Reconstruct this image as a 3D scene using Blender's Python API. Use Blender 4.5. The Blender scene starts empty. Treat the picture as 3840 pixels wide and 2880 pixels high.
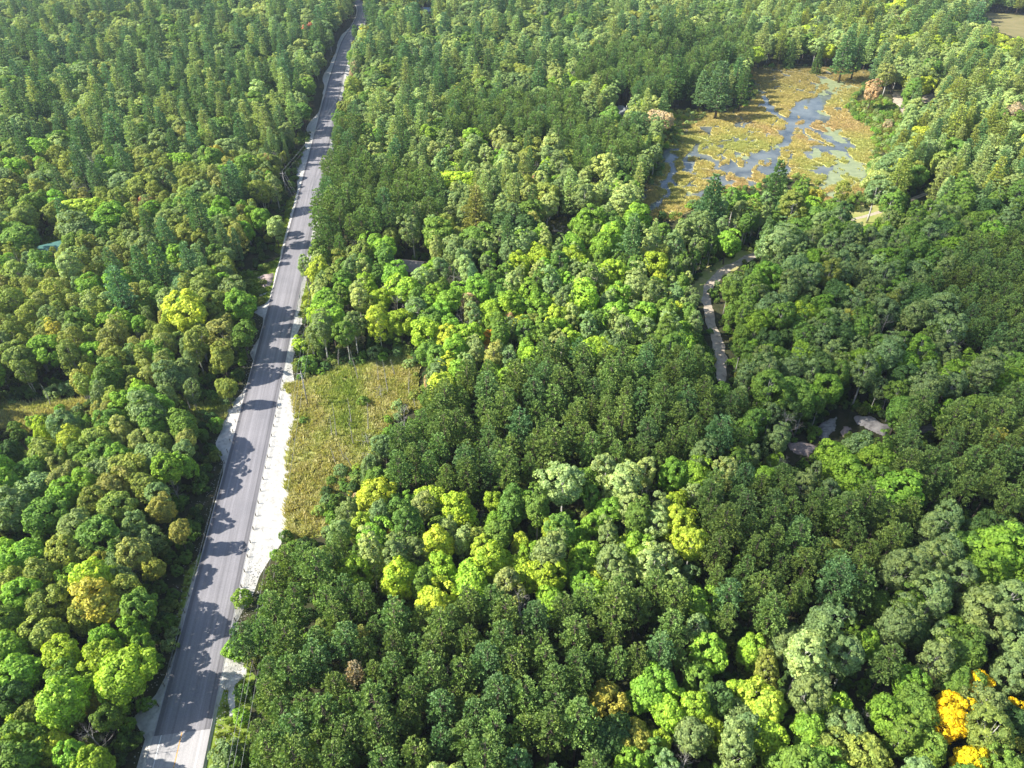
import bpy, bmesh, math, random
import numpy as np
from mathutils import Vector
from mathutils.geometry import tessellate_polygon

# ------------------------------------------------------------------ camera, sky, sun, exposure
SC = bpy.context.scene
COL = SC.collection
CAM_H = 120.0
PITCH = math.radians(37.0)
FPX = 2662.0                      # focal length in pixels of the 3840 px wide photograph
SUN_EL = math.radians(41.0)
SUN_DIR = Vector((-math.cos(SUN_EL) * math.cos(math.radians(7)), -math.cos(SUN_EL) * math.sin(math.radians(7)), math.sin(SUN_EL)))

cam_d = bpy.data.cameras.new('camera')
cam_d.sensor_fit = 'HORIZONTAL'
cam_d.angle = 2 * math.atan(1920 / FPX)
cam_d.clip_start = 1.0
cam_d.clip_end = 40000.0
cam = bpy.data.objects.new('camera', cam_d)
COL.objects.link(cam)
cam.location = (0, 0, CAM_H)
cam.rotation_euler = (math.pi / 2 - PITCH, 0, 0)
SC.camera = cam

world = bpy.data.worlds.new('World')
SC.world = world
world.use_nodes = True
wn = world.node_tree
bg = wn.nodes['Background']
sky = wn.nodes.new('ShaderNodeTexSky')
sky.sky_type = 'NISHITA'
sky.sun_disc = False
sky.sun_elevation = SUN_EL
sky.sun_rotation = math.atan2(SUN_DIR.x, SUN_DIR.y)
sky.altitude = 200
sky.dust_density = 1.2
wn.links.new(sky.outputs[0], bg.inputs[0])
bg.inputs[1].default_value = 0.115

sun_d = bpy.data.lights.new('sun', 'SUN')
sun_d.energy = 4.9
sun_d.angle = math.radians(0.55)
sun_d.color = (1.0, 0.945, 0.85)
sun = bpy.data.objects.new('sun', sun_d)
COL.objects.link(sun)
sun.rotation_euler = SUN_DIR.to_track_quat('Z', 'Y').to_euler()

SC.view_settings.view_transform = 'Standard'
SC.view_settings.look = 'None'
SC.view_settings.gamma = 1.0
SC.view_settings.exposure = 1.0
SC.render.engine = 'CYCLES'
cy = SC.cycles
cy.max_bounces = 4
cy.diffuse_bounces = 2
cy.glossy_bounces = 2
cy.transmission_bounces = 3
cy.transparent_max_bounces = 6
cy.volume_bounces = 0
cy.caustics_reflective = False
cy.caustics_refractive = False
cy.sample_clamp_indirect = 6.0
cy.use_denoising = True
cy.denoiser = 'OPENIMAGEDENOISE'
cy.denoising_input_passes = 'RGB_ALBEDO_NORMAL'
cy.denoising_prefilter = 'FAST'

rng = np.random.default_rng(7)
random.seed(7)
C_P, S_P = math.cos(PITCH), math.sin(PITCH)


# ------------------------------------------------------------------ surveying helpers: photograph pixel <-> ground point
def ground(u, v, z=0.0):
    """Point of the place at height z that is seen at photograph pixel (u, v)."""
    x = (u - 1920) / FPX
    y = -(v - 1440) / FPX
    dz = -S_P + y * C_P
    t = (CAM_H - z) / -dz
    return (x * t, (C_P + y * S_P) * t)


def project(x, y, z):
    """Vectorised: photograph pixel and depth of a point."""
    dz = np.asarray(z) - CAM_H
    depth = y * C_P - dz * S_P
    up = y * S_P + dz * C_P
    depth = np.maximum(depth, 1.0)
    return 1920 + FPX * x / depth, 1440 - FPX * up / depth, depth


def in_poly(px, py, poly):
    px = np.asarray(px, float)
    py = np.asarray(py, float)
    out = np.zeros(px.shape, bool)
    n = len(poly)
    j = n - 1
    for i in range(n):
        xi, yi = poly[i]
        xj, yj = poly[j]
        if yi != yj:
            c = ((yi > py) != (yj > py)) & (px < (xj - xi) * (py - yi) / (yj - yi) + xi)
            out ^= c
        j = i
    return out


def crop(k, pts):
    """Points noted in ninth k of the photograph (three by three), 2212 px wide notes."""
    ox, oy = ((k - 1) % 3) * 1280, ((k - 1) // 3) * 960
    return [(ox + a * 1280 / 2212, oy + b * 1280 / 2212) for a, b in pts]


def note(ox, oy, s, pts):
    return [(ox + a * s, oy + b * s) for a, b in pts]


def vnoise(x, y, seed=0):
    """Smooth value noise in 0..1."""
    xi = np.floor(x).astype(np.int64)
    yi = np.floor(y).astype(np.int64)
    xf, yf = x - xi, y - yi
    xf = xf * xf * (3 - 2 * xf)
    yf = yf * yf * (3 - 2 * yf)

    def h(a, b):
        n = (a * 374761393 + b * 668265263 + seed * 1442695041) & 0xFFFFFFFF
        n = ((n ^ (n >> 13)) * 1274126177) & 0xFFFFFFFF
        return ((n ^ (n >> 16)) & 0xFFFF) / 65535.0
    a = h(xi, yi) * (1 - xf) + h(xi + 1, yi) * xf
    b = h(xi, yi + 1) * (1 - xf) + h(xi + 1, yi + 1) * xf
    return a * (1 - yf) + b * yf


def fbm(x, y, seed=0, oct=4):
    s = 0
    a = 0.5
    for k in range(oct):
        s = s + a * vnoise(x * 2 ** k, y * 2 ** k, seed + k * 17)
        a *= 0.5
    return s / (1 - 0.5 ** oct)


# ------------------------------------------------------------------ materials
def nodes_of(name):
    m = bpy.data.materials.new(name)
    m.use_nodes = True
    nt = m.node_tree
    return m, nt, nt.nodes['Principled BSDF'], nt.nodes['Material Output']


def N(nt, kind, **kw):
    n = nt.nodes.new(kind)
    for k, v in kw.items():
        if isinstance(k, str) and hasattr(n, k):
            setattr(n, k, v)
    return n


def ramp(nt, fac, stops):
    r = nt.nodes.new('ShaderNodeValToRGB')
    e = r.color_ramp.elements
    while len(e) < len(stops):
        e.new(0.5)
    for k, (p, c) in enumerate(stops):
        e[k].position = p
        e[k].color = (*c, 1)
    nt.links.new(fac, r.inputs[0])
    return r.outputs[0]


def noise(nt, vec, scale, detail=4, rough=0.55):
    n = nt.nodes.new('ShaderNodeTexNoise')
    n.inputs['Scale'].default_value = scale
    n.inputs['Detail'].default_value = detail
    n.inputs['Roughness'].default_value = rough
    if vec is not None:
        nt.links.new(vec, n.inputs['Vector'])
    return n.outputs['Fac']


def mix(nt, mode, fac, a, b):
    m = nt.nodes.new('ShaderNodeMix')
    m.data_type = 'RGBA'
    m.blend_type = mode
    for s, v in ((m.inputs[0], fac), (m.inputs[6], a), (m.inputs[7], b)):
        if hasattr(v, 'links') or hasattr(v, 'is_linked'):
            nt.links.new(v, s)
        elif isinstance(v, (tuple, list)):
            s.default_value = (*v, 1) if len(v) == 3 else v
        else:
            s.default_value = v
    return m.outputs[2]


def leaf_mat(name, trans=0.33, rough=0.6, spec=0.25):
    """Foliage: the tint of the single tree, varied from leaf to leaf and from bough to bough."""
    m, nt, p, out = nodes_of(name)
    at = N(nt, 'ShaderNodeAttribute', attribute_type='INSTANCER', attribute_name='tint')
    geo = nt.nodes.new('ShaderNodeNewGeometry')
    tc = nt.nodes.new('ShaderNodeTexCoord')
    isl = ramp(nt, geo.outputs['Random Per Island'], [(0, (0.62, 0.64, 0.6)), (0.55, (1, 1, 1)), (1, (1.45, 1.38, 1.25))])
    c1 = mix(nt, 'MULTIPLY', 1.0, at.outputs['Color'], isl)
    n1 = noise(nt, tc.outputs['Object'], 0.55, 3)
    hue = ramp(nt, n1, [(0.3, (0.82, 0.93, 1.0)), (0.5, (1, 1, 1)), (0.72, (1.2, 1.12, 0.9))])
    c2 = mix(nt, 'MULTIPLY', 1.0, c1, hue)
    nt.links.new(c2, p.inputs['Base Color'])
    p.inputs['Roughness'].default_value = rough
    p.inputs['Specular IOR Level'].default_value = spec
    tr = nt.nodes.new('ShaderNodeBsdfTranslucent')
    tcol = mix(nt, 'MULTIPLY', 1.0, c2, (1.25, 1.3, 0.6))
    nt.links.new(tcol, tr.inputs[0])
    ms = nt.nodes.new('ShaderNodeMixShader')
    ms.inputs[0].default_value = trans
    nt.links.new(p.outputs[0], ms.inputs[1])
    nt.links.new(tr.outputs[0], ms.inputs[2])
    nt.links.new(ms.outputs[0], out.inputs[0])
    return m


def speckle(name, stops, scale, rough=0.9, bump=0.3, bscale=None, coord='Object', detail=5, stretch=None, spec=0.2):
    m, nt, p, out = nodes_of(name)
    tc = nt.nodes.new('ShaderNodeTexCoord')
    vec = tc.outputs[coord]
    if stretch:
        mp = nt.nodes.new('ShaderNodeMapping')
        mp.inputs['Scale'].default_value = stretch
        nt.links.new(vec, mp.inputs[0])
        vec = mp.outputs[0]
    f = noise(nt, vec, scale, detail, 0.62)
    nt.links.new(ramp(nt, f, stops), p.inputs['Base Color'])
    p.inputs['Roughness'].default_value = rough
    p.inputs['Specular IOR Level'].default_value = spec
    if bump:
        b = nt.nodes.new('ShaderNodeBump')
        b.inputs['Strength'].default_value = bump
        b.inputs['Distance'].default_value = 0.15
        nt.links.new(noise(nt, vec, bscale or scale * 3, 4), b.inputs['Height'])
        nt.links.new(b.outputs[0], p.inputs['Normal'])
    return m


M = {}
M['leaf'] = leaf_mat('broad_leaf', 0.34)
M['needle'] = leaf_mat('pine_needle', 0.22, 0.55, 0.3)
M['grassblade'] = leaf_mat('grass_blade', 0.35, 0.7, 0.15)
M['bark'] = speckle('brown_bark', [(0.3, (0.07, 0.05, 0.04)), (0.7, (0.2, 0.16, 0.13))], 2.5, stretch=(3, 3, 0.6))
M['pale_bark'] = speckle('pale_bark', [(0.28, (0.13, 0.12, 0.1)), (0.45, (0.5, 0.48, 0.43)), (0.8, (0.68, 0.66, 0.6))], 2.0, stretch=(1, 1, 2.5))
M['dead_wood'] = speckle('dead_wood', [(0.3, (0.25, 0.23, 0.22)), (0.7, (0.52, 0.49, 0.46))], 2.0, stretch=(3, 3, 0.5))
M['floor'] = speckle('forest_floor', [(0.25, (0.022, 0.03, 0.012)), (0.5, (0.045, 0.05, 0.02)), (0.75, (0.085, 0.065, 0.035))], 0.35, bscale=2.0, bump=0.6)
M['meadow'] = speckle('meadow_ground', [(0.25, (0.2, 0.25, 0.06)), (0.45, (0.3, 0.33, 0.09)), (0.62, (0.4, 0.37, 0.15)), (0.8, (0.27, 0.28, 0.08))], 0.16, bscale=2.2, bump=0.8)
M['verge'] = speckle('verge_grass', [(0.25, (0.1, 0.17, 0.03)), (0.5, (0.2, 0.28, 0.04)), (0.75, (0.3, 0.28, 0.07))], 0.3, bscale=2.5, bump=0.8)
M['far_field'] = speckle('field_grass', [(0.3, (0.16, 0.16, 0.06)), (0.6, (0.27, 0.23, 0.11)), (0.8, (0.17, 0.2, 0.06))], 0.05, bscale=1, bump=0.4)
M['gravel'] = speckle('white_gravel', [(0.25, (0.33, 0.32, 0.29)), (0.48, (0.55, 0.53, 0.48)), (0.8, (0.7, 0.69, 0.64))], 0.9, bscale=5, bump=0.9, detail=8)
M['track'] = speckle('sandy_track', [(0.25, (0.26, 0.21, 0.15)), (0.5, (0.47, 0.4, 0.31)), (0.8, (0.6, 0.53, 0.43))], 0.5, bscale=4, bump=0.5, detail=7)
M['rock'] = speckle('bare_rock', [(0.28, (0.12, 0.11, 0.1)), (0.45, (0.3, 0.28, 0.27)), (0.62, (0.42, 0.4, 0.38)), (0.8, (0.5, 0.44, 0.4))], 0.7, bscale=2.2, bump=0.9, detail=8, stretch=(1, 2.2, 1))
M['pinkrock'] = speckle('pink_rock', [(0.28, (0.22, 0.17, 0.15)), (0.5, (0.38, 0.3, 0.27)), (0.75, (0.5, 0.41, 0.37))], 0.8, bscale=2.5, bump=0.9, detail=8)
M['rust'] = speckle('rusty_earth', [(0.3, (0.2, 0.07, 0.02)), (0.7, (0.4, 0.17, 0.05))], 1.2)
M['pole'] = speckle('weathered_pole', [(0.3, (0.25, 0.23, 0.21)), (0.7, (0.45, 0.43, 0.4))], 1.5, stretch=(4, 4, 0.5))
M['post'] = speckle('treated_post', [(0.3, (0.1, 0.08, 0.06)), (0.7, (0.2, 0.17, 0.13))], 3.0)


def plain(name, c, rough=0.5, metal=0.0, spec=0.4, vary=0.12, scale=1.5):
    m, nt, p, out = nodes_of(name)
    tc = nt.nodes.new('ShaderNodeTexCoord')
    f = noise(nt, tc.outputs['Object'], scale, 5)
    lo = tuple(x * (1 - vary) for x in c)
    hi = tuple(min(1, x * (1 + vary)) for x in c)
    nt.links.new(ramp(nt, f, [(0.3, lo), (0.7, hi)]), p.inputs['Base Color'])
    p.inputs['Roughness'].default_value = rough
    p.inputs['Metallic'].default_value = metal
    p.inputs['Specular IOR Level'].default_value = spec
    return m


M['wire'] = plain('wire_metal', (0.5, 0.5, 0.5), 0.4, 0.6)
M['insulator'] = plain('grey_metal', (0.45, 0.47, 0.48), 0.4, 0.4)
M['white'] = plain('white_paint', (0.8, 0.8, 0.78), 0.5, vary=0.05)
M['yellowpaint'] = plain('orange_paint', (0.75, 0.36, 0.04), 0.6, vary=0.15, scale=3)
M['roofbrown'] = speckle('brown_shingle', [(0.3, (0.24, 0.2, 0.185)), (0.7, (0.34, 0.29, 0.27))], 2.0, bump=0.3)
M['roofgrey'] = speckle('grey_shingle', [(0.3, (0.15, 0.17, 0.17)), (0.7, (0.25, 0.27, 0.27))], 2.0, bump=0.3)
M['roofgreen'] = plain('green_metal_roof', (0.16, 0.36, 0.3), 0.35, 0.2)
M['roofblue'] = plain('pale_blue_metal_roof', (0.4, 0.5, 0.62), 0.35, 0.2)
M['siding'] = plain('beige_siding', (0.5, 0.46, 0.4), 0.7)
M['wood'] = plain('wood_siding', (0.2, 0.13, 0.08), 0.7)
M['glass'] = plain('dark_glass', (0.02, 0.025, 0.03), 0.08, spec=0.8)
M['carpaint'] = plain('dark_car_paint', (0.03, 0.03, 0.035), 0.25, spec=0.6)
M['rubber'] = plain('black_rubber', (0.02, 0.02, 0.02), 0.8)
M['red_lamp'] = plain('red_lamp', (0.4, 0.02, 0.02), 0.3)


def asphalt_mat(name, base, edge_dark=True):
    m, nt, p, out = nodes_of(name)
    uv = nt.nodes.new('ShaderNodeUVMap')
    mp = nt.nodes.new('ShaderNodeMapping')
    mp.inputs['Scale'].default_value = (1.0, 0.012, 1)
    nt.links.new(uv.outputs[0], mp.inputs[0])
    streak = noise(nt, mp.outputs[0], 1.6, 5, 0.6)
    tc = nt.nodes.new('ShaderNodeTexCoord')
    grit = noise(nt, tc.outputs['Object'], 6.0, 6, 0.7)
    patch = noise(nt, tc.outputs['Object'], 0.12, 3, 0.5)
    b = base
    c = ramp(nt, streak, [(0.3, tuple(x * 0.78 for x in b)), (0.5, b), (0.7, tuple(x * 1.22 for x in b))])
    c = mix(nt, 'MULTIPLY', 0.8, c, ramp(nt, grit, [(0.3, (0.75, 0.75, 0.75)), (0.7, (1.2, 1.2, 1.2))]))
    c = mix(nt, 'MULTIPLY', 0.7, c, ramp(nt, patch, [(0.3, (0.86, 0.86, 0.88)), (0.7, (1.12, 1.1, 1.1))]))
    if edge_dark:
        sx = nt.nodes.new('ShaderNodeSeparateXYZ')
        nt.links.new(uv.outputs[0], sx.inputs[0])
        # two wheel paths per lane are worn pale; the fresh strips along both edges stay dark
        e = nt.nodes.new('ShaderNodeMapRange')
        e.inputs[1].default_value = -4.6
        e.inputs[2].default_value = 4.6
        nt.links.new(sx.outputs[0], e.inputs[0])
        prof = ramp(nt, e.outputs[0], [(0.0, (0.55,) * 3), (0.075, (0.6,) * 3), (0.1, (0.92,) * 3), (0.2, (1.08,) * 3), (0.32, (0.97,) * 3),
                                      (0.42, (1.1,) * 3), (0.5, (1.04,) * 3), (0.62, (0.96,) * 3), (0.74, (1.06,) * 3), (0.84, (0.95,) * 3), (0.885, (0.9,) * 3), (0.905, (0.55,) * 3), (0.94, (0.72,) * 3), (1.0, (0.6,) * 3)])
        c = mix(nt, 'MULTIPLY', 1.0, c, prof)
    nt.links.new(c, p.inputs['Base Color'])
    p.inputs['Roughness'].default_value = 0.85
    p.inputs['Specular IOR Level'].default_value = 0.25
    bp = nt.nodes.new('ShaderNodeBump')
    bp.inputs['Strength'].default_value = 0.25
    bp.inputs['Distance'].default_value = 0.03
    nt.links.new(grit, bp.inputs['Height'])
    nt.links.new(bp.outputs[0], p.inputs['Normal'])
    return m


M['asphalt'] = asphalt_mat('new_asphalt', (0.245, 0.238, 0.25))
M['old_asphalt'] = asphalt_mat('old_asphalt', (0.4, 0.39, 0.385), False)


def marsh_mat():
    m, nt, p, out = nodes_of('marsh_sedge')
    at = N(nt, 'ShaderNodeAttribute', attribute_type='GEOMETRY', attribute_name='sedge')
    tc = nt.nodes.new('ShaderNodeTexCoord')
    f = noise(nt, tc.outputs['Object'], 0.9, 6, 0.65)
    c = mix(nt, 'MULTIPLY', 1.0, at.outputs['Color'], ramp(nt, f, [(0.3, (0.55, 0.6, 0.6)), (0.5, (1, 1, 1)), (0.75, (1.35, 1.25, 1.1))]))
    nt.links.new(c, p.inputs['Base Color'])
    p.inputs['Roughness'].default_value = 0.9
    p.inputs['Specular IOR Level'].default_value = 0.1
    b = nt.nodes.new('ShaderNodeBump')
    b.inputs['Strength'].default_value = 0.8
    b.inputs['Distance'].default_value = 0.3
    nt.links.new(noise(nt, tc.outputs['Object'], 2.2, 4), b.inputs['Height'])
    nt.links.new(b.outputs[0], p.inputs['Normal'])
    return m


def water_mat():
    m, nt, p, out = nodes_of('marsh_water')
    tc = nt.nodes.new('ShaderNodeTexCoord')
    f = noise(nt, tc.outputs['Object'], 0.08, 5, 0.6)
    nt.links.new(ramp(nt, f, [(0.35, (0.06, 0.075, 0.085)), (0.6, (0.17, 0.19, 0.18))]), p.inputs['Base Color'])
    p.inputs['Roughness'].default_value = 0.06
    p.inputs['IOR'].default_value = 1.33
    b = nt.nodes.new('ShaderNodeBump')
    b.inputs['Strength'].default_value = 0.12
    b.inputs['Distance'].default_value = 0.05
    nt.links.new(noise(nt, tc.outputs['Object'], 1.5, 3), b.inputs['Height'])
    nt.links.new(b.outputs[0], p.inputs['Normal'])
    return m


M['marsh'] = marsh_mat()
M['water'] = water_mat()
M['algae'] = speckle('duckweed', [(0.3, (0.2, 0.24, 0.11)), (0.6, (0.3, 0.34, 0.17)), (0.8, (0.36, 0.38, 0.25))], 0.4, rough=0.45, bump=0, spec=0.6)


# ------------------------------------------------------------------ mesh helpers
def mesh_np(name, verts, faces_flat, loops, mats, mat_idx=None, smooth=False):
    """verts (n,3); faces_flat loop indices; loops = vertices per face (array or int)."""
    me = bpy.data.meshes.new(name)
    verts = np.asarray(verts, np.float32)
    ff = np.asarray(faces_flat, np.int32).ravel()
    if np.isscalar(loops):
        loops = np.full(len(ff) // loops, loops, np.int32)
    loops = np.asarray(loops, np.int32)
    me.vertices.add(len(verts))
    me.vertices.foreach_set('co', verts.ravel())
    me.loops.add(len(ff))
    me.loops.foreach_set('vertex_index', ff)
    me.polygons.add(len(loops))
    st = np.zeros(len(loops), np.int32)
    st[1:] = np.cumsum(loops)[:-1]
    me.polygons.foreach_set('loop_start', st)
    for m in mats:
        me.materials.append(m)
    if mat_idx is not None:
        me.polygons.foreach_set('material_index', np.asarray(mat_idx, np.int32))
    if smooth:
        me.polygons.foreach_set('use_smooth', np.ones(len(loops), bool))
    me.update()
    me.validate()
    return me


def link(name, data, parent=None, loc=None, label=None, category=None, group=None, kind=None):
    o = bpy.data.objects.new(name, data)
    COL.objects.link(o)
    if parent is not None:
        o.parent = parent
    if loc is not None:
        o.location = loc
    tag(o, label, category, group, kind)
    return o


def tag(o, label=None, category=None, group=None, kind=None):
    if label:
        o['label'] = label
    if category:
        o['category'] = category
    if group:
        o['group'] = group
    if kind:
        o['kind'] = kind
    return o


class MB:
    """Collects simple solids into one mesh."""
    def __init__(s):
        s.v, s.f = [], []

    def box(s, lo, hi):
        b = len(s.v)
        for z in (lo[2], hi[2]):
            s.v += [(lo[0], lo[1], z), (hi[0], lo[1], z), (hi[0], hi[1], z), (lo[0], hi[1], z)]
        for q in ((0, 3, 2, 1), (4, 5, 6, 7), (0, 1, 5, 4), (1, 2, 6, 5), (2, 3, 7, 6), (3, 0, 4, 7)):
            s.f.append(tuple(b + k for k in q))
        return s

    def tube(s, pts, radii, sides=6, cap=True):
        pts = [Vector(p) for p in pts]
        b = len(s.v)
        for i, p in enumerate(pts):
            d = (pts[min(i + 1, len(pts) - 1)] - pts[max(i - 1, 0)])
            d = d.normalized() if d.length > 1e-9 else Vector((0, 0, 1))
            a = d.orthogonal().normalized()
            c = d.cross(a)
            for k in range(sides):
                t = 2 * math.pi * k / sides
                s.v.append(tuple(p + (a * math.cos(t) + c * math.sin(t)) * radii[i]))
        for i in range(len(pts) - 1):
            for k in range(sides):
                k2 = (k + 1) % sides
                s.f.append((b + i * sides + k, b + i * sides + k2, b + (i + 1) * sides + k2, b + (i + 1) * sides + k))
        if cap:
            s.f.append(tuple(b + k for k in range(sides))[::-1])
            s.f.append(tuple(b + (len(pts) - 1) * sides + k for k in range(sides)))
        return s

    def poly(s, pts):
        b = len(s.v)
        s.v += [tuple(p) for p in pts]
        s.f.append(tuple(range(b, b + len(pts))))
        return s

    def arrays(s):
        return np.array(s.v, np.float32).reshape(-1, 3), np.array([i for f in s.f for i in f], np.int32), np.array([len(f) for f in s.f], np.int32)

    def mesh(s, name, mat, smooth=False):
        v, f, l = s.arrays()
        return mesh_np(name, v, f, l, [mat], None, smooth)

    def build(s, name, mat, parent=None, loc=None, smooth=False, **kw):
        return link(name, s.mesh(name, mat, smooth), parent, loc, **kw)


def resample(pts, step):
    out = []
    n = len(pts)
    for i in range(n):
        a, b = np.array(pts[i], float), np.array(pts[(i + 1) % n], float)
        k = max(1, int(np.linalg.norm(b - a) / step))
        for j in range(k):
            out.append(a + (b - a) * j / k)
    return np.array(out)


def poly_sheet(name, px_poly, z, mat, jitter=0.6, step=1.5, **kw):
    """A patch of ground whose outline was noted on the photograph; ragged edge."""
    w = np.array([ground(*p) for p in px_poly])
    w = resample(w, step)
    j = np.stack([vnoise(w[:, 0] * 0.45, w[:, 1] * 0.45, 3) - 0.5, vnoise(w[:, 0] * 0.45, w[:, 1] * 0.45, 9) - 0.5], 1)
    w = w + j * 2 * jitter
    v3 = [Vector((p[0], p[1], 0)) for p in w]
    tri = tessellate_polygon([v3])
    v = np.column_stack([w, np.full(len(w), z)])
    f = []
    for t in tri:
        a, b, c = (v3[k] for k in t)
        f += list(t) if (b - a).cross(c - a).z > 0 else list(t)[::-1]
    return link(name, mesh_np(name, v, f, 3, [mat]), **kw)


def mound(name, px_poly, height, mat, step=0.5, seed=1, zbase=0.0, **kw):
    """Low rock or heap rising from the ground inside a noted outline."""
    w = np.array([ground(*p) for p in px_poly])
    lo, hi = w.min(0) - 1, w.max(0) + 1
    step = max(step, math.sqrt((hi[0] - lo[0]) * (hi[1] - lo[1]) / 4000))
    xs = np.arange(lo[0], hi[0] + step, step)
    ys = np.arange(lo[1], hi[1] + step, step)
    X, Y = np.meshgrid(xs, ys)
    jx = (vnoise(X * 0.6, Y * 0.6, seed) - 0.5) * 1.6
    jy = (vnoise(X * 0.6, Y * 0.6, seed + 5) - 0.5) * 1.6
    ins = in_poly(X + jx, Y + jy, [tuple(p) for p in w])
    d = ins.astype(float)
    for _ in range(int(1.2 / step) + 2):
        q = np.pad(d, 1, mode='edge')
        d = np.minimum(d, (q[:-2, 1:-1] + q[2:, 1:-1] + q[1:-1, :-2] + q[1:-1, 2:]) / 4)
    st = fbm(X * 0.35, Y * 0.9, seed + 3)
    terr = np.floor(st * 6) / 6 * 0.6 + st * 0.4
    Z = np.where(ins, zbase + 0.04 + d * height * (0.35 + 0.9 * terr), -0.25)
    n1, n0 = X.shape
    idx = np.arange(n1 * n0).reshape(n1, n0)
    q = np.stack([idx[:-1, :-1], idx[:-1, 1:], idx[1:, 1:], idx[1:, :-1]], -1).reshape(-1, 4)
    keep = ins.ravel()[q].any(1)
    c = np.array([w[:, 0].mean(), w[:, 1].mean(), 0])
    V = np.column_stack([X.ravel(), Y.ravel(), Z.ravel()]) - c
    used = np.unique(q[keep])
    remap = np.full(n1 * n0, -1)
    remap[used] = np.arange(len(used))
    return link(name, mesh_np(name, V[used], remap[q[keep]].ravel(), 4, [mat], smooth=False), loc=tuple(c), **kw)


# ------------------------------------------------------------------ the ground, the road and its shoulders
g = 9000.0
gx = np.array([-g, -1500, -600, -200, 0, 200, 600, 1500, g])
gy = np.array([-600.0, 0, 200, 500, 900, 1500, 3000, 12000])
GX, GY = np.meshgrid(gx, gy)
gi = np.arange(GX.size).reshape(GX.shape)
gq = np.stack([gi[:-1, :-1], gi[:-1, 1:], gi[1:, 1:], gi[1:, :-1]], -1).reshape(-1, 4)
link('ground', mesh_np('ground', np.column_stack([GX.ravel(), GY.ravel(), np.zeros(GX.size)]), gq.ravel(), 4, [M['floor']]),
     label='dark forest floor of litter and moss under all the trees', kind='structure')

road_px = [(1350, 9), (1364, 40), (1341, 101), (1306, 145)]
far = [ground(*p) for p in road_px]
ROAD_C = [(-47.6 - 0.137 * y, y) for y in np.arange(5, 501, 4.0)]
ROAD_C += [far[3], far[2], far[1], far[0], (far[0][0] - 60, far[0][1] + 90)]
rc = np.array(ROAD_C)
# smooth the far bend with a dense resample
t = np.concatenate([[0], np.cumsum(np.linalg.norm(np.diff(rc, axis=0), axis=1))])
ts = np.arange(0, t[-1], 4.0)
rx, ry = np.interp(ts, t, rc[:, 0]), np.interp(ts, t, rc[:, 1])
ker = np.ones(15) / 15
rxp = np.convolve(np.pad(rx, 7, mode='edge'), ker, 'valid')
ryp = np.convolve(np.pad(ry, 7, mode='edge'), ker, 'valid')
near = ry < 470
rx, ry = np.where(near, rx, rxp), np.where(near, ry, ryp)
RC = np.column_stack([rx, ry])
tan = np.gradient(RC, axis=0)
tan /= np.linalg.norm(tan, axis=1)[:, None]
RN = np.column_stack([tan[:, 1], -tan[:, 0]])          # points to the right-hand side of the road
RS = ts
ROAD_Z = 0.5


def road_at(Y):
    k = np.searchsorted(RC[:, 1], Y)
    k = np.clip(k, 1, len(RC) - 1)
    f = (Y - RC[k - 1, 1]) / np.maximum(RC[k, 1] - RC[k - 1, 1], 1e-6)
    return RC[k - 1] + (RC[k] - RC[k - 1]) * np.asarray(f)[..., None]


def strip(name, i0, i1, offs, zs, mat, noise_amp=0.0, **kw):
    """Loft a cross-section along the road; offs/zs lists may hold callables of the row's Y."""
    rows = np.arange(i0, i1)
    n = len(offs)
    V, UV = [], []
    for i in rows:
        for o, z in zip(offs, zs):
            oo = o(RC[i, 1]) if callable(o) else o
            if noise_amp:
                oo += (vnoise(np.array([RC[i, 1] * 0.5]), np.array([float(o) if not callable(o) else 9.0]), 5)[0] - 0.5) * noise_amp
            p = RC[i] + RN[i] * oo
            V.append((p[0], p[1], z))
            UV.append((oo, RS[i]))
    m = len(rows)
    idx = np.arange(m * n).reshape(m, n)
    q = np.stack([idx[:-1, :-1], idx[:-1, 1:], idx[1:, 1:], idx[1:, :-1]], -1).reshape(-1, 4)
    me = mesh_np(name, V, q.ravel(), 4, [mat])
    uvl = me.uv_layers.new(name='UVMap')
    uvl.data.foreach_set('uv', np.array(UV, np.float32)[q.ravel()].ravel())
    return link(name, me, **kw)


def row_of(Y):
    return int(np.searchsorted(RC[:, 1], Y))


HW = 4.55
Y_NEW = ground(680, 2757)[1]                             # where the old pavement ends and the new begins
r0 = row_of(Y_NEW)
NR = len(RC)
strip('road', 0, NR, [-HW - 0.15, 0, HW + 0.15], [ROAD_Z, ROAD_Z + 0.05, ROAD_Z], M['old_asphalt'], kind='structure',
      label='pale grey old asphalt road surface')
ov = strip('road_surface', r0, NR, [-HW, -2.3, 0, 2.3, HW], [ROAD_Z + 0.03, ROAD_Z + 0.06, ROAD_Z + 0.085, ROAD_Z + 0.06, ROAD_Z + 0.03], M['asphalt'], kind='structure',
           label='new dark asphalt surface with pale wheel tracks along the road')
for nm, off, w, mt in (('edge_line', -3.35, 0.14, 'white'), ('edge_line', 3.35, 0.14, 'white'), ('centre_line', 0.0, 0.13, 'yellowpaint')):
    zz = ROAD_Z + 0.05 * (1 - abs(off) / (HW + 0.15)) + 0.006
    strip('road_marking', 0, r0 + 1, [off - w / 2, off + w / 2], [zz, zz], M[mt], kind='structure',
          label={'edge_line': 'white painted edge line on the old asphalt at the road', 'centre_line': 'orange painted centre line on the old asphalt'}[nm])

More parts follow.
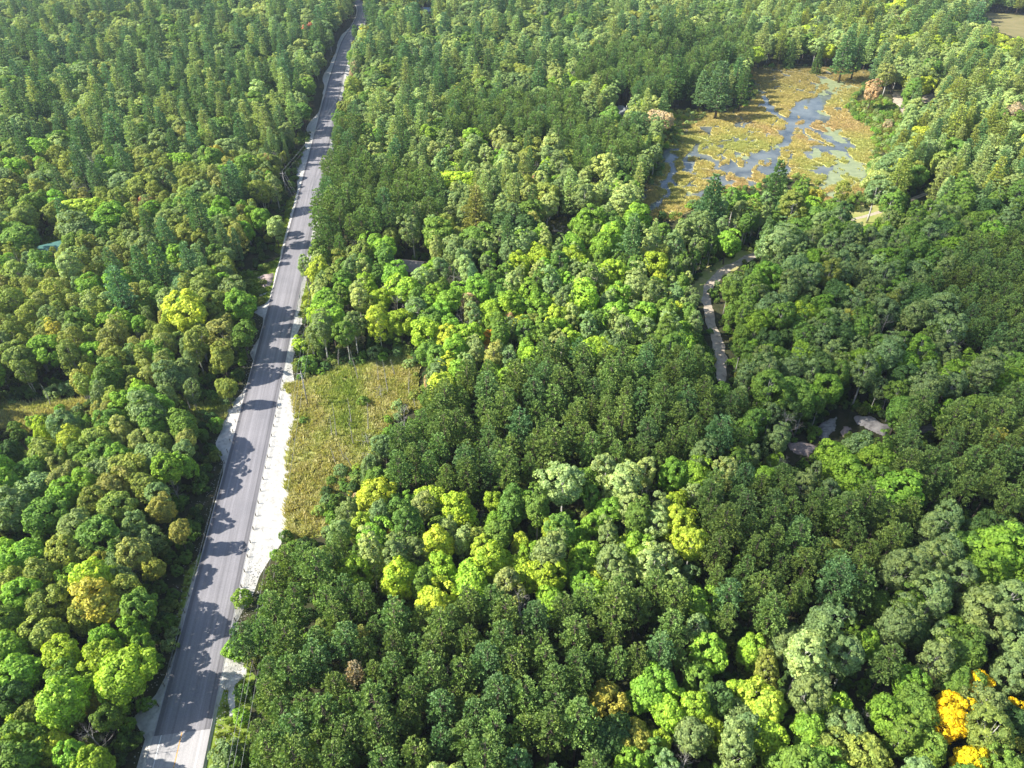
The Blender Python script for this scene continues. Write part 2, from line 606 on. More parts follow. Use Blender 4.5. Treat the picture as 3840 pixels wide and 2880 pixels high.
# gravel shoulders: their outer edge was noted on the photograph (pixel points), turned into offsets from the road
L_EDGE = [(515, 2890), (524, 2834), (562, 2700), (500, 2680), (560, 2600), (614, 2573), (655, 2430), (707, 2239), (750, 2095), (801, 1920), (850, 1735), (818, 1700),
          (812, 1650), (822, 1634), (829, 1596), (868, 1504), (925, 1454), (936, 1425), (962, 1350), (932, 1322), (975, 1270), (998, 1200), (951, 1157), (1007, 1134), (1026, 1060), (1053, 950)]
R_EDGE = [(748, 2890), (775, 2740), (812, 2600), (905, 2560), (925, 2505), (850, 2490), (854, 2430), (890, 2323), (950, 2240), (985, 2152), (1050, 2060), (1072, 2014), (1081, 1917), (1082, 1800), (1096, 1735),
          (1110, 1686), (1119, 1614), (1112, 1512), (1101, 1457), (1096, 1394), (1106, 1307), (1113, 1249), (1138, 1212), (1118, 1190), (1135, 1120), (1152, 1040), (1172, 960)]


def edge_fn(px, side):
    P = np.array([ground(*p) for p in px])
    c = road_at(P[:, 1])
    o = (P[:, 0] - c[:, 0]) * math.cos(math.radians(7.8))
    s = np.argsort(P[:, 1])
    ys, os_ = P[s, 1], o[s]

    def f(Y):
        far_ = side * (HW + 1.1 + 2.2 * max(0.0, fbm(np.array([Y * 0.018]), np.array([side * 3.0]), 4)[0] - 0.42) * 4)
        if Y > ys[-1]:
            return far_
        v = float(np.interp(Y, ys, os_))
        v += (fbm(np.array([Y * 0.5]), np.array([side * 7.0]), 8)[0] - 0.5) * 1.3
        return side * max(side * v, HW + 0.5)
    return f


for nm, px, side, lab in (('gravel_shoulder', L_EDGE, -1, 'white gravel shoulder sloping into the trees west of the road, on the shaded side'),
                          ('gravel_shoulder', R_EDGE, 1, 'wide white gravel shoulder sloping down to the meadow east of the road')):
    ef = edge_fn(px, side)
    rows = range(0, NR)
    n = 9
    V = []
    for i in rows:
        Y = RC[i, 1]
        out = ef(Y) if Y < 690 else side * (HW + 1.0)
        for k in range(n):
            f = k / (n - 1)
            o = side * (HW - 0.1) + (out - side * (HW - 0.1)) * f
            p = RC[i] + RN[i] * o
            bump = (fbm(np.array([p[0] * 0.8]), np.array([p[1] * 0.8]), 2)[0] - 0.5) * 0.3 * min(1, f * 3) * (1 - f ** 4)
            z = ROAD_Z - 0.02 - (ROAD_Z + 0.01) * f ** 1.4 + bump
            V.append((p[0], p[1], max(z, 0.012)))
    idx = np.arange(len(V)).reshape(-1, n)
    q = np.stack([idx[:-1, :-1], idx[:-1, 1:], idx[1:, 1:], idx[1:, :-1]], -1).reshape(-1, 4)
    if side < 0:
        q = q[:, ::-1]
    link(nm, mesh_np(nm, V, q.ravel(), 4, [M['gravel']]), kind='structure', label=lab)

# ------------------------------------------------------------------ open ground (outlines as pixel notes)
MEADOW = note(1080, 1300, 0.4582, [(-60, 330), (40, 300), (180, 270), (400, 170), (560, 150), (700, 120), (900, 80), (1000, 60), (1090, 120), (1060, 260), (1070, 440), (1130, 500), (1000, 530), (880, 600),
                                  (800, 700), (780, 800), (680, 880), (600, 920), (640, 1000), (540, 1010), (560, 1120), (480, 1150), (330, 1220), (330, 1300), (280, 1400), (350, 1450), (360, 1530), (0, 1600), (-20, 1500), (-10, 900), (60, 600), (30, 400)])
VERGE_R = [(745, 2890), (930, 2890), (940, 2650), (948, 2540), (925, 2490), (870, 2440), (850, 2440), (810, 2600), (775, 2750)]
VERGE_M = note(880, 960, 0.2894, [(880, 300), (960, 350), (1010, 420), (1020, 560), (940, 700), (900, 800), (800, 800), (830, 600)])
VERGE_L = note(980, 480, 0.2894, [(260, 1659), (170, 1600), (200, 1400), (280, 1230), (320, 1050), (330, 950), (440, 870), (500, 700), (560, 560), (600, 400), (690, 100), (700, 0), (680, 0), (570, 500), (440, 1000)])
GRASS_L = note(880, 960, 0.2894, [(0, 200), (200, 190), (370, 200), (420, 120), (500, 60), (600, 0), (560, 150), (530, 230), (450, 600), (240, 680), (290, 560), (230, 520), (150, 430), (60, 390), (0, 380)])
GRASS_L2 = note(640, 1950, 0.2894, [(170, 700), (290, 560), (400, 400), (420, 400), (370, 560), (300, 800), (200, 1150), (100, 1400), (40, 1550), (60, 1300), (130, 1100), (170, 900)])
FIELD_L = note(0, 760, 0.5666, [(-200, 1330), (0, 1330), (300, 1320), (540, 1300), (600, 1340), (520, 1380), (380, 1390), (240, 1420), (200, 1520), (60, 1500), (-200, 1540)])
FIELD_L2 = note(0, 760, 0.5666, [(1250, 1340), (1400, 1310), (1500, 1300), (1530, 1340), (1500, 1420), (1440, 1480), (1300, 1440), (1240, 1390)])
LAWN = note(0, 760, 0.5666, [(265, 215), (330, 200), (410, 215), (420, 250), (390, 290), (330, 290), (270, 315), (255, 310), (290, 265)])
FARFIELD = crop(3, [(1895, 80), (2050, 85), (2300, 110), (2300, 270), (2150, 240), (2010, 190), (1985, 130), (1900, 100)])
MARSH = [(2815, 262), (2930, 248), (3069, 255), (3266, 269), (3295, 284), (3243, 330), (3197, 370), (3185, 417), (3226, 463), (3278, 492), (3283, 556), (3272, 613), (3254, 665), (3237, 718), (3197, 748), (3081, 756),
         (3058, 690), (2965, 668), (2884, 680), (2838, 710), (2734, 722), (2664, 716), (2618, 760), (2599, 775), (2525, 825), (2444, 822), (2414, 815), (2400, 745), (2440, 691), (2478, 637), (2475, 570), (2530, 536),
         (2518, 489), (2525, 442), (2632, 428), (2754, 415), (2821, 381), (2834, 341), (2807, 301)]
SHRUBBY = crop(3, [(1060, 690), (1200, 640), (1330, 640), (1420, 740), (1390, 900), (1330, 1000), (1255, 960), (1245, 850), (1150, 800)])
SHORE_W = note(2350, 220, 0.6726, [(250, 290), (420, 280), (440, 330), (330, 420), (300, 470), (210, 500), (200, 420), (220, 350)])
CLEAR_S = crop(2, [(1330, 1440), (1430, 1410), (1540, 1420), (1580, 1480), (1500, 1510), (1360, 1500)])
TRACK = [(2702, 1440), (2702, 1418), (2702, 1358), (2702, 1310), (2681, 1257), (2665, 1210), (2655, 1156), (2648, 1109), (2658, 1068), (2688, 1035), (2729, 1005), (2782, 981), (2823, 957), (2900, 915), (3040, 860), (3202, 822), (3289, 799), (3422, 746), (3463, 729), (3503, 718), (3560, 700)]
TRACK_VIS = [(2660, 1425), (2720, 1425), (2745, 1330), (2710, 1240), (2690, 1180), (2672, 1110), (2690, 1060), (2735, 1030), (2800, 995), (2850, 955), (2820, 930), (2760, 955), (2690, 990), (2625, 1030), (2605, 1090), (2630, 1170), (2645, 1230), (2670, 1300), (2672, 1360)]
TRACK_VIS2 = [(3180, 835), (3230, 845), (3310, 815), (3300, 780), (3210, 790)]
TRACK_VIS3 = [(3400, 770), (3510, 735), (3510, 705), (3410, 738)]
SANDY = crop(3, [(1360, 600), (1420, 590), (1430, 680), (1450, 740), (1400, 760), (1370, 700)])
SANDY2 = crop(3, [(1540, 630), (1620, 605), (1650, 630), (1600, 665), (1545, 665)])
ROCKS_VIS = note(2800, 1460, 0.6614, [(395, 285), (395, 220), (430, 180), (520, 140), (620, 150), (700, 150), (800, 195), (815, 225), (780, 262), (690, 240), (600, 215), (590, 270), (530, 270), (450, 300), (400, 345), (350, 380), (260, 440), (225, 400), (235, 310)])
ROCK_C = note(2800, 1460, 0.6614, [(945, 245), (1000, 200), (1110, 205), (1070, 235), (985, 265)])

poly_sheet('meadow', MEADOW, 0.02, M['meadow'], 0.8, kind='structure', label='yellow green wet meadow between the gravel shoulder and the pines')
poly_sheet('verge', VERGE_R, 0.02, M['verge'], 0.5, kind='structure', label='bright green grass verge beside the old asphalt')
poly_sheet('verge', VERGE_M, 0.02, M['verge'], 0.5, kind='structure', label='grass verge above the stony gravel shoulder')
poly_sheet('verge', VERGE_L, 0.02, M['verge'], 0.5, kind='structure', label='mown grass verge along the far side of the road by the utility pole')
poly_sheet('verge', GRASS_L, 0.02, M['verge'], 0.5, kind='structure', label='yellow green grass around the pink rock beside the road')
poly_sheet('verge', GRASS_L2, 0.02, M['verge'], 0.4, kind='structure', label='narrow grass strip between dark trees and gravel shoulder')
poly_sheet('field', FIELD_L, 0.02, M['meadow'], 0.8, kind='structure', label='small sedge field among the trees at the photo edge')
poly_sheet('field', FIELD_L2, 0.02, M['meadow'], 0.8, kind='structure', label='small sedge patch touching the white gravel shoulder')
poly_sheet('lawn', LAWN, 0.02, M['verge'], 0.8, kind='structure', label='small sunny lawn beside the green roofed house')
poly_sheet('field', FARFIELD, 0.03, M['far_field'], 2, 4, kind='structure', label='pale open field behind the trees at the top corner')
poly_sheet('shore', SHORE_W, 0.02, M['meadow'], 0.8, kind='structure', label='shrubby grass shore on the house side of the marsh')
poly_sheet('shore', SHRUBBY, 0.02, M['meadow'], 1.0, kind='structure', label='shrubby green shore between marsh and sandy clearing')
poly_sheet('clearing', CLEAR_S, 0.02, M['track'], 0.8, kind='structure', label='small bare clearing in the woods near the marsh')
poly_sheet('clearing', SANDY, 0.024, M['track'], 0.8, kind='structure', label='sandy clearing beyond the shrubby marsh shore')
poly_sheet('clearing', SANDY2, 0.024, M['track'], 0.8, kind='structure', label='small sandy opening among trees beyond the marsh')
poly_sheet('verge', [(3160, 860), (3250, 850), (3330, 815), (3320, 770), (3200, 770), (3150, 810)], 0.016, M['meadow'], 0.6, kind='structure', label='dry grass around the double rut track near the marsh')
poly_sheet('verge', [(2600, 1120), (2600, 1060), (2640, 1010), (2720, 965), (2800, 930), (2850, 925), (2850, 960), (2780, 1000), (2690, 1050), (2640, 1100), (2640, 1140)], 0.016, M['meadow'], 0.6, kind='structure', label='dry grass on the outside of the track bend')


def ribbon(name, px, width, z, mat, wobble=0.5, gap=None, **kw):
    P = np.array([ground(*p) for p in px])
    d = np.concatenate([[0], np.cumsum(np.linalg.norm(np.diff(P, axis=0), axis=1))])
    s = np.arange(0, d[-1], 1.2)
    x, y = np.interp(s, d, P[:, 0]), np.interp(s, d, P[:, 1])
    k = np.ones(9) / 9
    x = np.convolve(np.pad(x, 4, mode='edge'), k, 'valid')
    y = np.convolve(np.pad(y, 4, mode='edge'), k, 'valid')
    c = np.column_stack([x, y])
    tn = np.gradient(c, axis=0)
    tn /= np.linalg.norm(tn, axis=1)[:, None] + 1e-9
    nr = np.column_stack([tn[:, 1], -tn[:, 0]])
    wl = width / 2 + (fbm(s * 0.3, s * 0 + 1, 3) - 0.5) * wobble * 2
    wr = width / 2 + (fbm(s * 0.3, s * 0 + 5, 6) - 0.5) * wobble * 2
    V = np.concatenate([np.column_stack([c - nr * wl[:, None], np.full(len(s), z)]), np.column_stack([c, np.full(len(s), z + 0.03)]), np.column_stack([c + nr * wr[:, None], np.full(len(s), z)])])
    n = len(s)
    a = np.arange(n - 1)
    q = np.concatenate([np.column_stack([a, n + a, n + a + 1, a + 1]), np.column_stack([n + a, 2 * n + a, 2 * n + a + 1, n + a + 1])])
    return link(name, mesh_np(name, V, q.ravel(), 4, [mat]), **kw)


ribbon('track', TRACK[:14], 3.1, 0.03, M['track'], 0.8, kind='structure', label='pale sandy track curving between the trees')
for so in (-0.95, 0.95):
    ribbon('track', [(u + so * 9, v) for u, v in TRACK[13:]], 0.95, 0.03, M['track'], 0.2, kind='structure', label='pale wheel rut of the track beside the marsh')

# ------------------------------------------------------------------ the marsh: water, sedge mats, floating duckweed
mw = np.array([ground(*p) for p in MARSH])
lo, hi = mw.min(0) - 3, mw.max(0) + 3
ST = 0.75
xs = np.arange(lo[0], hi[0], ST)
ys = np.arange(lo[1], hi[1], ST)
X, Y = np.meshgrid(xs, ys)
jx = (fbm(X * 0.12, Y * 0.12, 31) - 0.5)
jy = (fbm(X * 0.12, Y * 0.12, 47) - 0.5)
inside = in_poly(X + jx * 7, Y + jy * 9, [tuple(p) for p in mw])
wet = np.zeros(X.shape, bool)
XJ, YJ = X + jx * 6, Y + jy * 12


def channel(px, w0, w1):
    global wet
    P = np.array([ground(*p) for p in px])
    for i in range(len(P) - 1):
        a, b = P[i], P[i + 1]
        ab = b - a
        tt = np.clip(((XJ - a[0]) * ab[0] + (YJ - a[1]) * ab[1]) / (ab @ ab), 0, 1)
        dd = np.hypot(XJ - a[0] - tt * ab[0], YJ - a[1] - tt * ab[1])
        f = (i + tt) / (len(P) - 1)
        wet |= dd < (w0 + (w1 - w0) * f) * (0.7 + 0.6 * fbm(X * 0.2, Y * 0.2, 12)) / 2


POOLS = [crop(3, [(465, 580), (530, 590), (545, 640), (570, 680), (610, 690), (565, 745), (530, 700), (470, 705), (500, 640)]),
         crop(3, [(205, 1130), (290, 1030), (400, 1000), (480, 930), (565, 950), (570, 1050), (470, 1085), (440, 1160), (300, 1190), (235, 1200)]),
         crop(3, [(640, 1070), (750, 1005), (830, 1040), (930, 1000), (960, 1060), (860, 1110), (900, 1170), (940, 1210), (1000, 1180), (1060, 1170), (1050, 1080), (1030, 1000), (980, 950), (900, 930), (780, 890), (760, 960), (700, 1010)]),
         crop(3, [(1040, 1000), (1120, 1040), (1215, 1080), (1240, 1120), (1200, 1240), (1080, 1250), (1050, 1160)]),
         crop(3, [(690, 680), (770, 640), (900, 630), (940, 590), (1010, 590), (930, 690), (890, 760), (860, 740), (790, 770), (740, 790), (700, 760)]),
         crop(3, [(300, 810), (400, 765), (445, 800), (400, 835), (330, 835)]),
         crop(3, [(895, 1310), (900, 1240), (1000, 1240), (1010, 1270), (980, 1300)]),
         crop(3, [(900, 830), (960, 810), (1010, 880), (1100, 900), (1130, 970), (1060, 960), (960, 920)]),
         note(2350, 220, 0.6726, [(195, 510), (290, 505), (305, 545), (245, 580), (200, 600), (150, 700), (130, 740), (150, 640), (195, 590)]),
         note(2350, 220, 0.6726, [(330, 600), (370, 590), (360, 640), (320, 640)]),
         crop(3, [(870, 530), (930, 500), (1040, 520), (1120, 555), (1020, 570), (970, 600), (900, 570)])]
for pl in POOLS:
    w = [ground(*p) for p in pl]
    wet |= in_poly(XJ, YJ, w)
isl = fbm(X * 0.17, Y * 0.11, 77, 5)
wet &= ~(isl > 0.575)
C3 = lambda pts: crop(3, pts)
channel(C3([(930, 600), (880, 660), (770, 670), (720, 720), (705, 800), (690, 850)]), 9, 5)
channel(C3([(690, 850), (660, 930), (605, 1010), (605, 1060), (630, 1140)]), 4.5, 4)
channel(C3([(880, 660), (865, 740), (800, 780), (820, 825), (900, 870), (960, 920), (1040, 980), (1085, 1040), (1150, 1090)]), 6, 5)
channel(C3([(700, 850), (760, 850), (820, 900), (900, 930)]), 3, 3)
channel(C3([(560, 720), (640, 770), (700, 800)]), 5, 4)
channel(C3([(440, 850), (380, 880), (210, 930), (100, 950), (80, 1000), (30, 1030), (20, 1120)]), 1.6, 4)
channel(note(2350, 220, 0.6726, [(240, 580), (265, 660), (215, 700), (240, 770), (130, 830), (115, 900)]), 3.5, 3)
channel(note(2350, 220, 0.6726, [(395, 480), (380, 520), (330, 560), (320, 630)]), 2, 4)
channel(C3([(440, 455), (560, 450), (700, 470), (860, 490), (1000, 540), (1110, 560)]), 2, 4)
channel(C3([(900, 500), (960, 550), (930, 620)]), 5, 4)
channel(C3([(570, 570), (640, 560), (820, 600), (900, 600)]), 0.9, 1.2)
channel(C3([(430, 850), (520, 860), (660, 880)]), 1.0, 1.4)
# hairline gaps between neighbouring sedge mats
seeds = np.column_stack([rng.uniform(lo[0], hi[0], 420), rng.uniform(lo[1], hi[1], 420)])
d1 = np.full(X.shape, 1e9)
d2 = np.full(X.shape, 1e9)
for sx, sy in seeds:
    dd = np.hypot(XJ - sx, (YJ - sy) * 0.7)
    d2 = np.where(dd < d1, d1, np.minimum(d2, dd))
    d1 = np.minimum(d1, dd)
wet |= ((d2 - d1) < 1.0) & (fbm(X * 0.03, Y * 0.03, 5) > 0.4)
mat_on = inside & ~wet
soft = mat_on.astype(float)
q = np.pad(soft, 1, mode='edge')
soft = (soft * 2 + q[:-2, 1:-1] + q[2:, 1:-1] + q[1:-1, :-2] + q[1:-1, 2:]) / 6
Z = np.where(mat_on, 0.1 + 0.3 * soft ** 2 * (0.5 + fbm(X * 0.5, Y * 0.5, 3)), 0.02)
PU, PV, _ = project(X, Y, 0 * X)
n1 = fbm(X * 0.035, Y * 0.025, 91)
n2 = fbm(X * 0.3, Y * 0.25, 92)
gold = np.array([0.54, 0.47, 0.18])
orange = np.array([0.53, 0.40, 0.20])
green = np.array([0.42, 0.45, 0.15])
brown = np.array([0.36, 0.29, 0.13])
wO = np.clip((n1 - 0.47) * 5 + (n2 - 0.5) * 1.5, 0, 1) * np.clip((PV - 330) / 150, 0.3, 1)
edge_d = 1 - soft
wG = np.clip((0.47 - n1) * 4 + edge_d * 0.35 + np.clip((PU - 3120) / 150, 0, 0.5) + (n2 - 0.5), 0, 1)
wB = np.clip((400 - PV) / 120, 0, 1) * 0.8
colr = gold[None, None] * np.ones(X.shape + (1,))
colr = colr + (orange - colr) * wO[..., None]
colr = colr + (green - colr) * (wG * 0.8)[..., None]
colr = colr + (brown - colr) * wB[..., None]
idx = np.arange(X.size).reshape(X.shape)
qd = np.stack([idx[:-1, :-1], idx[:-1, 1:], idx[1:, 1:], idx[1:, :-1]], -1).reshape(-1, 4)
qd = qd[mat_on.ravel()[qd].any(1)]
used = np.unique(qd)
remap = np.full(X.size, -1)
remap[used] = np.arange(len(used))
jit = (rng.random((X.size, 2)) - 0.5) * ST * 0.7
MV = np.column_stack([X.ravel() + jit[:, 0], Y.ravel() + jit[:, 1], Z.ravel()])
me = mesh_np('marsh_sedge', MV[used], remap[qd].ravel(), 4, [M['marsh']])
ca = me.color_attributes.new('sedge', 'FLOAT_COLOR', 'POINT')
ca.data.foreach_set('color', np.column_stack([colr.reshape(-1, 3)[used], np.ones(len(used))]).astype(np.float32).ravel())
link('marsh_sedge_grass', me, kind='stuff', label='golden and orange sedge mats covering the marsh, cut by water channels', category='sedge')
poly_sheet('water', [(u + (8 if u > 2850 else -8), v) for u, v in MARSH], 0.06, M['water'], 1.5, 4, kind='structure', label='still blue water in the channels of the marsh')
MARSH_PTS = MV[mat_on.ravel()]
MARSH_COL = colr.reshape(-1, 3)[mat_on.ravel()]
# duckweed floats on the open water, most of it in the near eastern pools
alg = inside & wet & (fbm(X * 0.1, Y * 0.07, 55, 5) + np.clip((PU - 3050) / 500, -0.15, 0.16) + np.clip((PV - 600) / 900, -0.05, 0.1) > 0.52)
qd = np.stack([idx[:-1, :-1], idx[:-1, 1:], idx[1:, 1:], idx[1:, :-1]], -1).reshape(-1, 4)
qd = qd[alg.ravel()[qd].all(1)]
used = np.unique(qd)
remap[used] = np.arange(len(used))
AV = MV[used].copy()
AV[:, 2] = 0.066
link('duckweed', mesh_np('duckweed', AV, remap[qd].ravel(), 4, [M['algae']]), kind='stuff', label='pale green duckweed floating on the marsh pools', category='duckweed')

# ------------------------------------------------------------------ rocks
mound('rock_outcrop', note(2800, 1460, 0.6614, [(400, 230), (430, 190), (520, 150), (510, 215), (450, 285), (400, 280)]), 1.2, M['rock'], seed=3, label='grey layered rock slab in the shaded clearing, at its far corner', category='rock', group='rock slabs in the shaded clearing')
mound('rock_outcrop', note(2800, 1460, 0.6614, [(600, 160), (680, 152), (760, 185), (810, 220), (785, 260), (700, 232), (625, 195)]), 1.2, M['rock'], seed=13, label='curved pale grey rock ledge in the middle of the shaded clearing', category='rock', group='rock slabs in the shaded clearing')
mound('rock_outcrop', ROCK_C, 0.9, M['rock'], seed=23, label='grey rock ledge half hidden by dark pines beyond the shaded clearing', category='rock', group='rock slabs in the shaded clearing')
mound('rock_outcrop', note(2800, 1460, 0.6614, [(240, 315), (330, 295), (395, 325), (360, 380), (265, 360)]), 1.0, M['pinkrock'], seed=33, label='pinkish bare rock at the near end of the shaded clearing', category='rock', group='rock slabs in the shaded clearing')
mound('rock_outcrop', note(2800, 1460, 0.6614, [(515, 225), (580, 215), (595, 265), (540, 270)]), 0.5, M['pinkrock'], seed=43, label='small brownish rock patch between the two grey slabs', category='rock', group='rock slabs in the shaded clearing')
mound('rock_outcrop', note(880, 960, 0.2894, [(290, 280), (420, 240), (520, 222), (490, 330), (470, 380), (380, 430), (340, 380), (350, 310)]), 0.9, M['pinkrock'], seed=53, label='pinkish grey rock cut beside the road in sunny grass', category='rock', group='rocks by the road')
mound('rock_outcrop', note(880, 960, 0.2894, [(295, 500), (420, 462), (415, 495), (330, 527)]), 0.4, M['gravel'], seed=63, label='small white rock patch in the grass below the pink rock', category='rock', group='rocks by the road')
mound('rock_outcrop', crop(3, [(1500, 1340), (1560, 1310), (1640, 1320), (1640, 1345), (1560, 1370)]), 1.0, M['rock'], seed=73, label='low grey rock beside the double rut track', category='rock', group='rocks near the marsh')
mound('rock_outcrop', note(2350, 220, 0.6726, [(290, 395), (330, 388), (352, 402), (330, 418), (300, 412)]), 0.8, M['pinkrock'], seed=83, label='small pale rock on the grassy marsh shore', category='rock', group='rocks near the marsh')
mound('earth_patch', note(760, 1440, 0.2894, [(235, 420), (310, 395), (330, 440), (300, 500), (250, 500)]), 0.15, M['rust'], seed=93, label='rust orange earth patch at the edge of the white gravel', category='earth')
mound('earth_patch', note(760, 1440, 0.2894, [(1220, 420), (1275, 410), (1270, 435), (1225, 448)]), 0.15, M['rust'], seed=95, label='small rust orange earth patch where gravel meets the meadow', category='earth')
poly_sheet('driveway', note(880, 960, 0.2894, [(245, 680), (440, 595), (470, 640), (430, 720)]), 0.03, M['gravel'], 0.3, 1.0, kind='structure', label='white gravel driveway mouth in front of the dark trees')
poly_sheet('driveway', note(980, 480, 0.2894, [(570, 45), (670, 30), (690, 60), (660, 100), (575, 125)]), 0.03, M['gravel'], 0.4, 1.0, kind='structure', label='white gravel driveway mouth far up the road')
poly_sheet('driveway', note(880, 960, 0.2894, [(915, 10), (960, -10), (1020, 90), (940, 130)]), 0.03, M['gravel'], 0.3, 1.0, kind='structure', label='white gravel driveway leading to the brown roofed house')
poly_sheet('footpath', note(500, 2400, 0.2894, [(1235, 620), (1300, 600), (1325, 700), (1300, 900), (1290, 1000), (1230, 1000), (1225, 820)]), 0.03, M['gravel'], 0.25, 0.7, kind='structure', label='short white gravel path in the green verge')
poly_sheet('gravel_patch', note(500, 2400, 0.2894, [(1110, 470), (1200, 370), (1420, 330), (1470, 400), (1420, 500), (1330, 580), (1280, 680), (1180, 660), (1090, 600)]), 0.028, M['gravel'], 0.4, 0.8, kind='structure', label='broken white gravel patch between road and pines')

# ------------------------------------------------------------------ plants: prototypes
def leaves(c, nrm, length, width, r):
    """Rhombic leaf sprays at c, facing nrm."""
    n = len(c)
    nrm = nrm / (np.linalg.norm(nrm, axis=1)[:, None] + 1e-9)
    a = r.normal(size=(n, 3))
    a -= (a * nrm).sum(1)[:, None] * nrm
    a /= np.linalg.norm(a, axis=1)[:, None] + 1e-9
    b = np.cross(nrm, a)
    L = (length * r.uniform(0.7, 1.3, n))[:, None]
    W = (width * r.uniform(0.7, 1.3, n))[:, None]
    up = nrm * W * 0.3
    v = np.stack([c - a * L * 0.5, c - b * W * 0.5 + up, c + a * L * 0.5, c + b * W * 0.5 + up], 1).reshape(-1, 3)
    f = np.arange(4 * n)
    return v, f, np.full(n, 4)


def needles(c, axis, radius, count, r, spread=1.0, width=0.13):
    """Tufts of needle bunches: narrow blades bursting from c around axis."""
    n = len(c)
    c = np.repeat(c, count, 0)
    ax = np.repeat(axis, count, 0)
    rad = np.repeat(radius, count)
    d = r.normal(size=(n * count, 3))
    d /= np.linalg.norm(d, axis=1)[:, None]
    d = ax + d * spread
    d /= np.linalg.norm(d, axis=1)[:, None] + 1e-9
    s = r.normal(size=d.shape)
    s -= (s * d).sum(1)[:, None] * d
    s /= np.linalg.norm(s, axis=1)[:, None] + 1e-9
    L = (rad * r.uniform(0.75, 1.2, len(c)))[:, None]
    w = (rad * width * 2)[:, None]
    base = c + d * L * 0.1
    v = np.stack([base + s * w * 0.35, base - s * w * 0.35, c + d * L * 0.75 - s * w * 0.6, c + d * L, c + d * L * 0.75 + s * w * 0.6], 1).reshape(-1, 3)
    return v, np.arange(5 * len(c)), np.full(len(c), 5)


def unit(r, n):
    d = r.normal(size=(n, 3))
    return d / np.linalg.norm(d, axis=1)[:, None]


def crown_clusters(r, ncl, centre, axes, rough=0.28, zmin=-0.8):
    k = np.arange(ncl) + 0.5
    z = 1 - (1 - zmin) * k / ncl
    ph = k * 2.39996 + r.uniform(0, 6)
    s = np.sqrt(np.maximum(0, 1 - z * z))
    d = np.stack([s * np.cos(ph), s * np.sin(ph), z], 1) + r.normal(size=(ncl, 3)) * 0.12
    d /= np.linalg.norm(d, axis=1)[:, None]
    lob = unit(r, 7)
    f = np.zeros(ncl)
    for q in lob:
        f += np.maximum(0, d @ q) ** 5
    rad = (0.78 + rough * (f - 0.5)) * r.uniform(0.85, 1.1, ncl)
    return np.array(centre) + d * np.array(axes) * rad[:, None], d


def cluster_leaves(r, cc, cd, cr, per, length, width, up=0.45, shell=0.8):
    n = len(cc)
    C = np.repeat(cc, per, 0)
    D = np.repeat(cd, per, 0)
    R = np.repeat(cr, per)[:, None]
    d = unit(r, n * per) + D * 0.75 + np.array([0, 0, up])
    d /= np.linalg.norm(d, axis=1)[:, None] + 1e-9
    p = C + d * R * (shell + r.uniform(0, 0.35, (n * per, 1)))
    return leaves(p, d + unit(r, n * per) * 0.55, length, width, r)


def trunk_mb(r, H, r0, top, limbs, lean=0.25, sides=7, ltop=None):
    mb = MB()
    lx, ly = r.uniform(-lean, lean, 2)
    zs = np.linspace(-0.3, top, 6)
    P = [(lx * (z / H) ** 1.5 * H * 0.12 if z > 0 else 0, ly * (z / H) ** 1.5 * H * 0.12 if z > 0 else 0, z) for z in zs]
    R = [r0 * (1.25 if i == 0 else 1) * (1 - 0.82 * i / 5) for i in range(6)]
    mb.tube(P, R, sides)
    for a, b, rr in limbs:
        a = Vector(a)
        b = Vector(b)
        m = (a + b) / 2 + Vector((0, 0, -0.12 * (b - a).length))
        mb.tube([a, m, b], [rr, rr * 0.6, rr * 0.2], 4, False)
    return mb


def limbs_to(r, cc, base_lo, base_hi, count, rr):
    out = []
    pick = r.choice(len(cc), min(count, len(cc)), replace=False)
    for k in pick:
        z = r.uniform(base_lo, base_hi)
        e = cc[k]
        z = min(z, e[2] - 0.3)
        out.append(((0, 0, max(z, 1.0)), tuple(e), rr))
    return out


def make_maple(s):
    r = np.random.default_rng(s)
    ax = np.array([3.3, 3.3, 4.3]) * r.uniform(0.9, 1.1, 3)
    cc, cd = crown_clusters(r, 72, (0, 0, 8.4), ax, 0.34, -0.72)
    cr = r.uniform(0.62, 1.15, len(cc))
    v, f, l = cluster_leaves(r, cc, cd, cr, 74, 0.5, 0.36)
    return trunk_mb(r, 13, 0.24, 9.5, limbs_to(r, cc, 2.5, 7, 11, 0.1)), (v, f, l), 13.0, 6.6, 8.6


def make_poplar(s):
    r = np.random.default_rng(s)
    ax = np.array([2.35, 2.35, 5.0]) * r.uniform(0.9, 1.1, 3)
    cc, cd = crown_clusters(r, 95, (0, 0, 10.2), ax, 0.3, -0.85)
    cr = r.uniform(0.42, 0.75, len(cc))
    v, f, l = cluster_leaves(r, cc, cd, cr, 50, 0.36, 0.28, 0.55)
    return trunk_mb(r, 16, 0.2, 13.5, limbs_to(r, cc, 4, 11, 14, 0.075)), (v, f, l), 15.5, 4.8, 10.4


def make_birch(s):
    r = np.random.default_rng(s)
    ax = np.array([2.0, 2.0, 4.2]) * r.uniform(0.88, 1.12, 3)
    cc, cd = crown_clusters(r, 80, (0, 0, 7.6), ax, 0.32, -0.85)
    cr = r.uniform(0.4, 0.68, len(cc))
    v, f, l = cluster_leaves(r, cc, cd, cr, 42, 0.33, 0.25, 0.2)
    mb = trunk_mb(r, 12, 0.13, 10.5, limbs_to(r, cc, 3, 8, 12, 0.05))
    for _ in range(2):
        a = r.uniform(0, 6.28)
        mb.tube([(0.2 * math.cos(a), 0.2 * math.sin(a), -0.2), (0.5 * math.cos(a), 0.5 * math.sin(a), 4), (1.1 * math.cos(a), 1.1 * math.sin(a), 9.5)], [0.1, 0.08, 0.03], 5, False)
    return mb, (v, f, l), 12.0, 4.1, 7.8


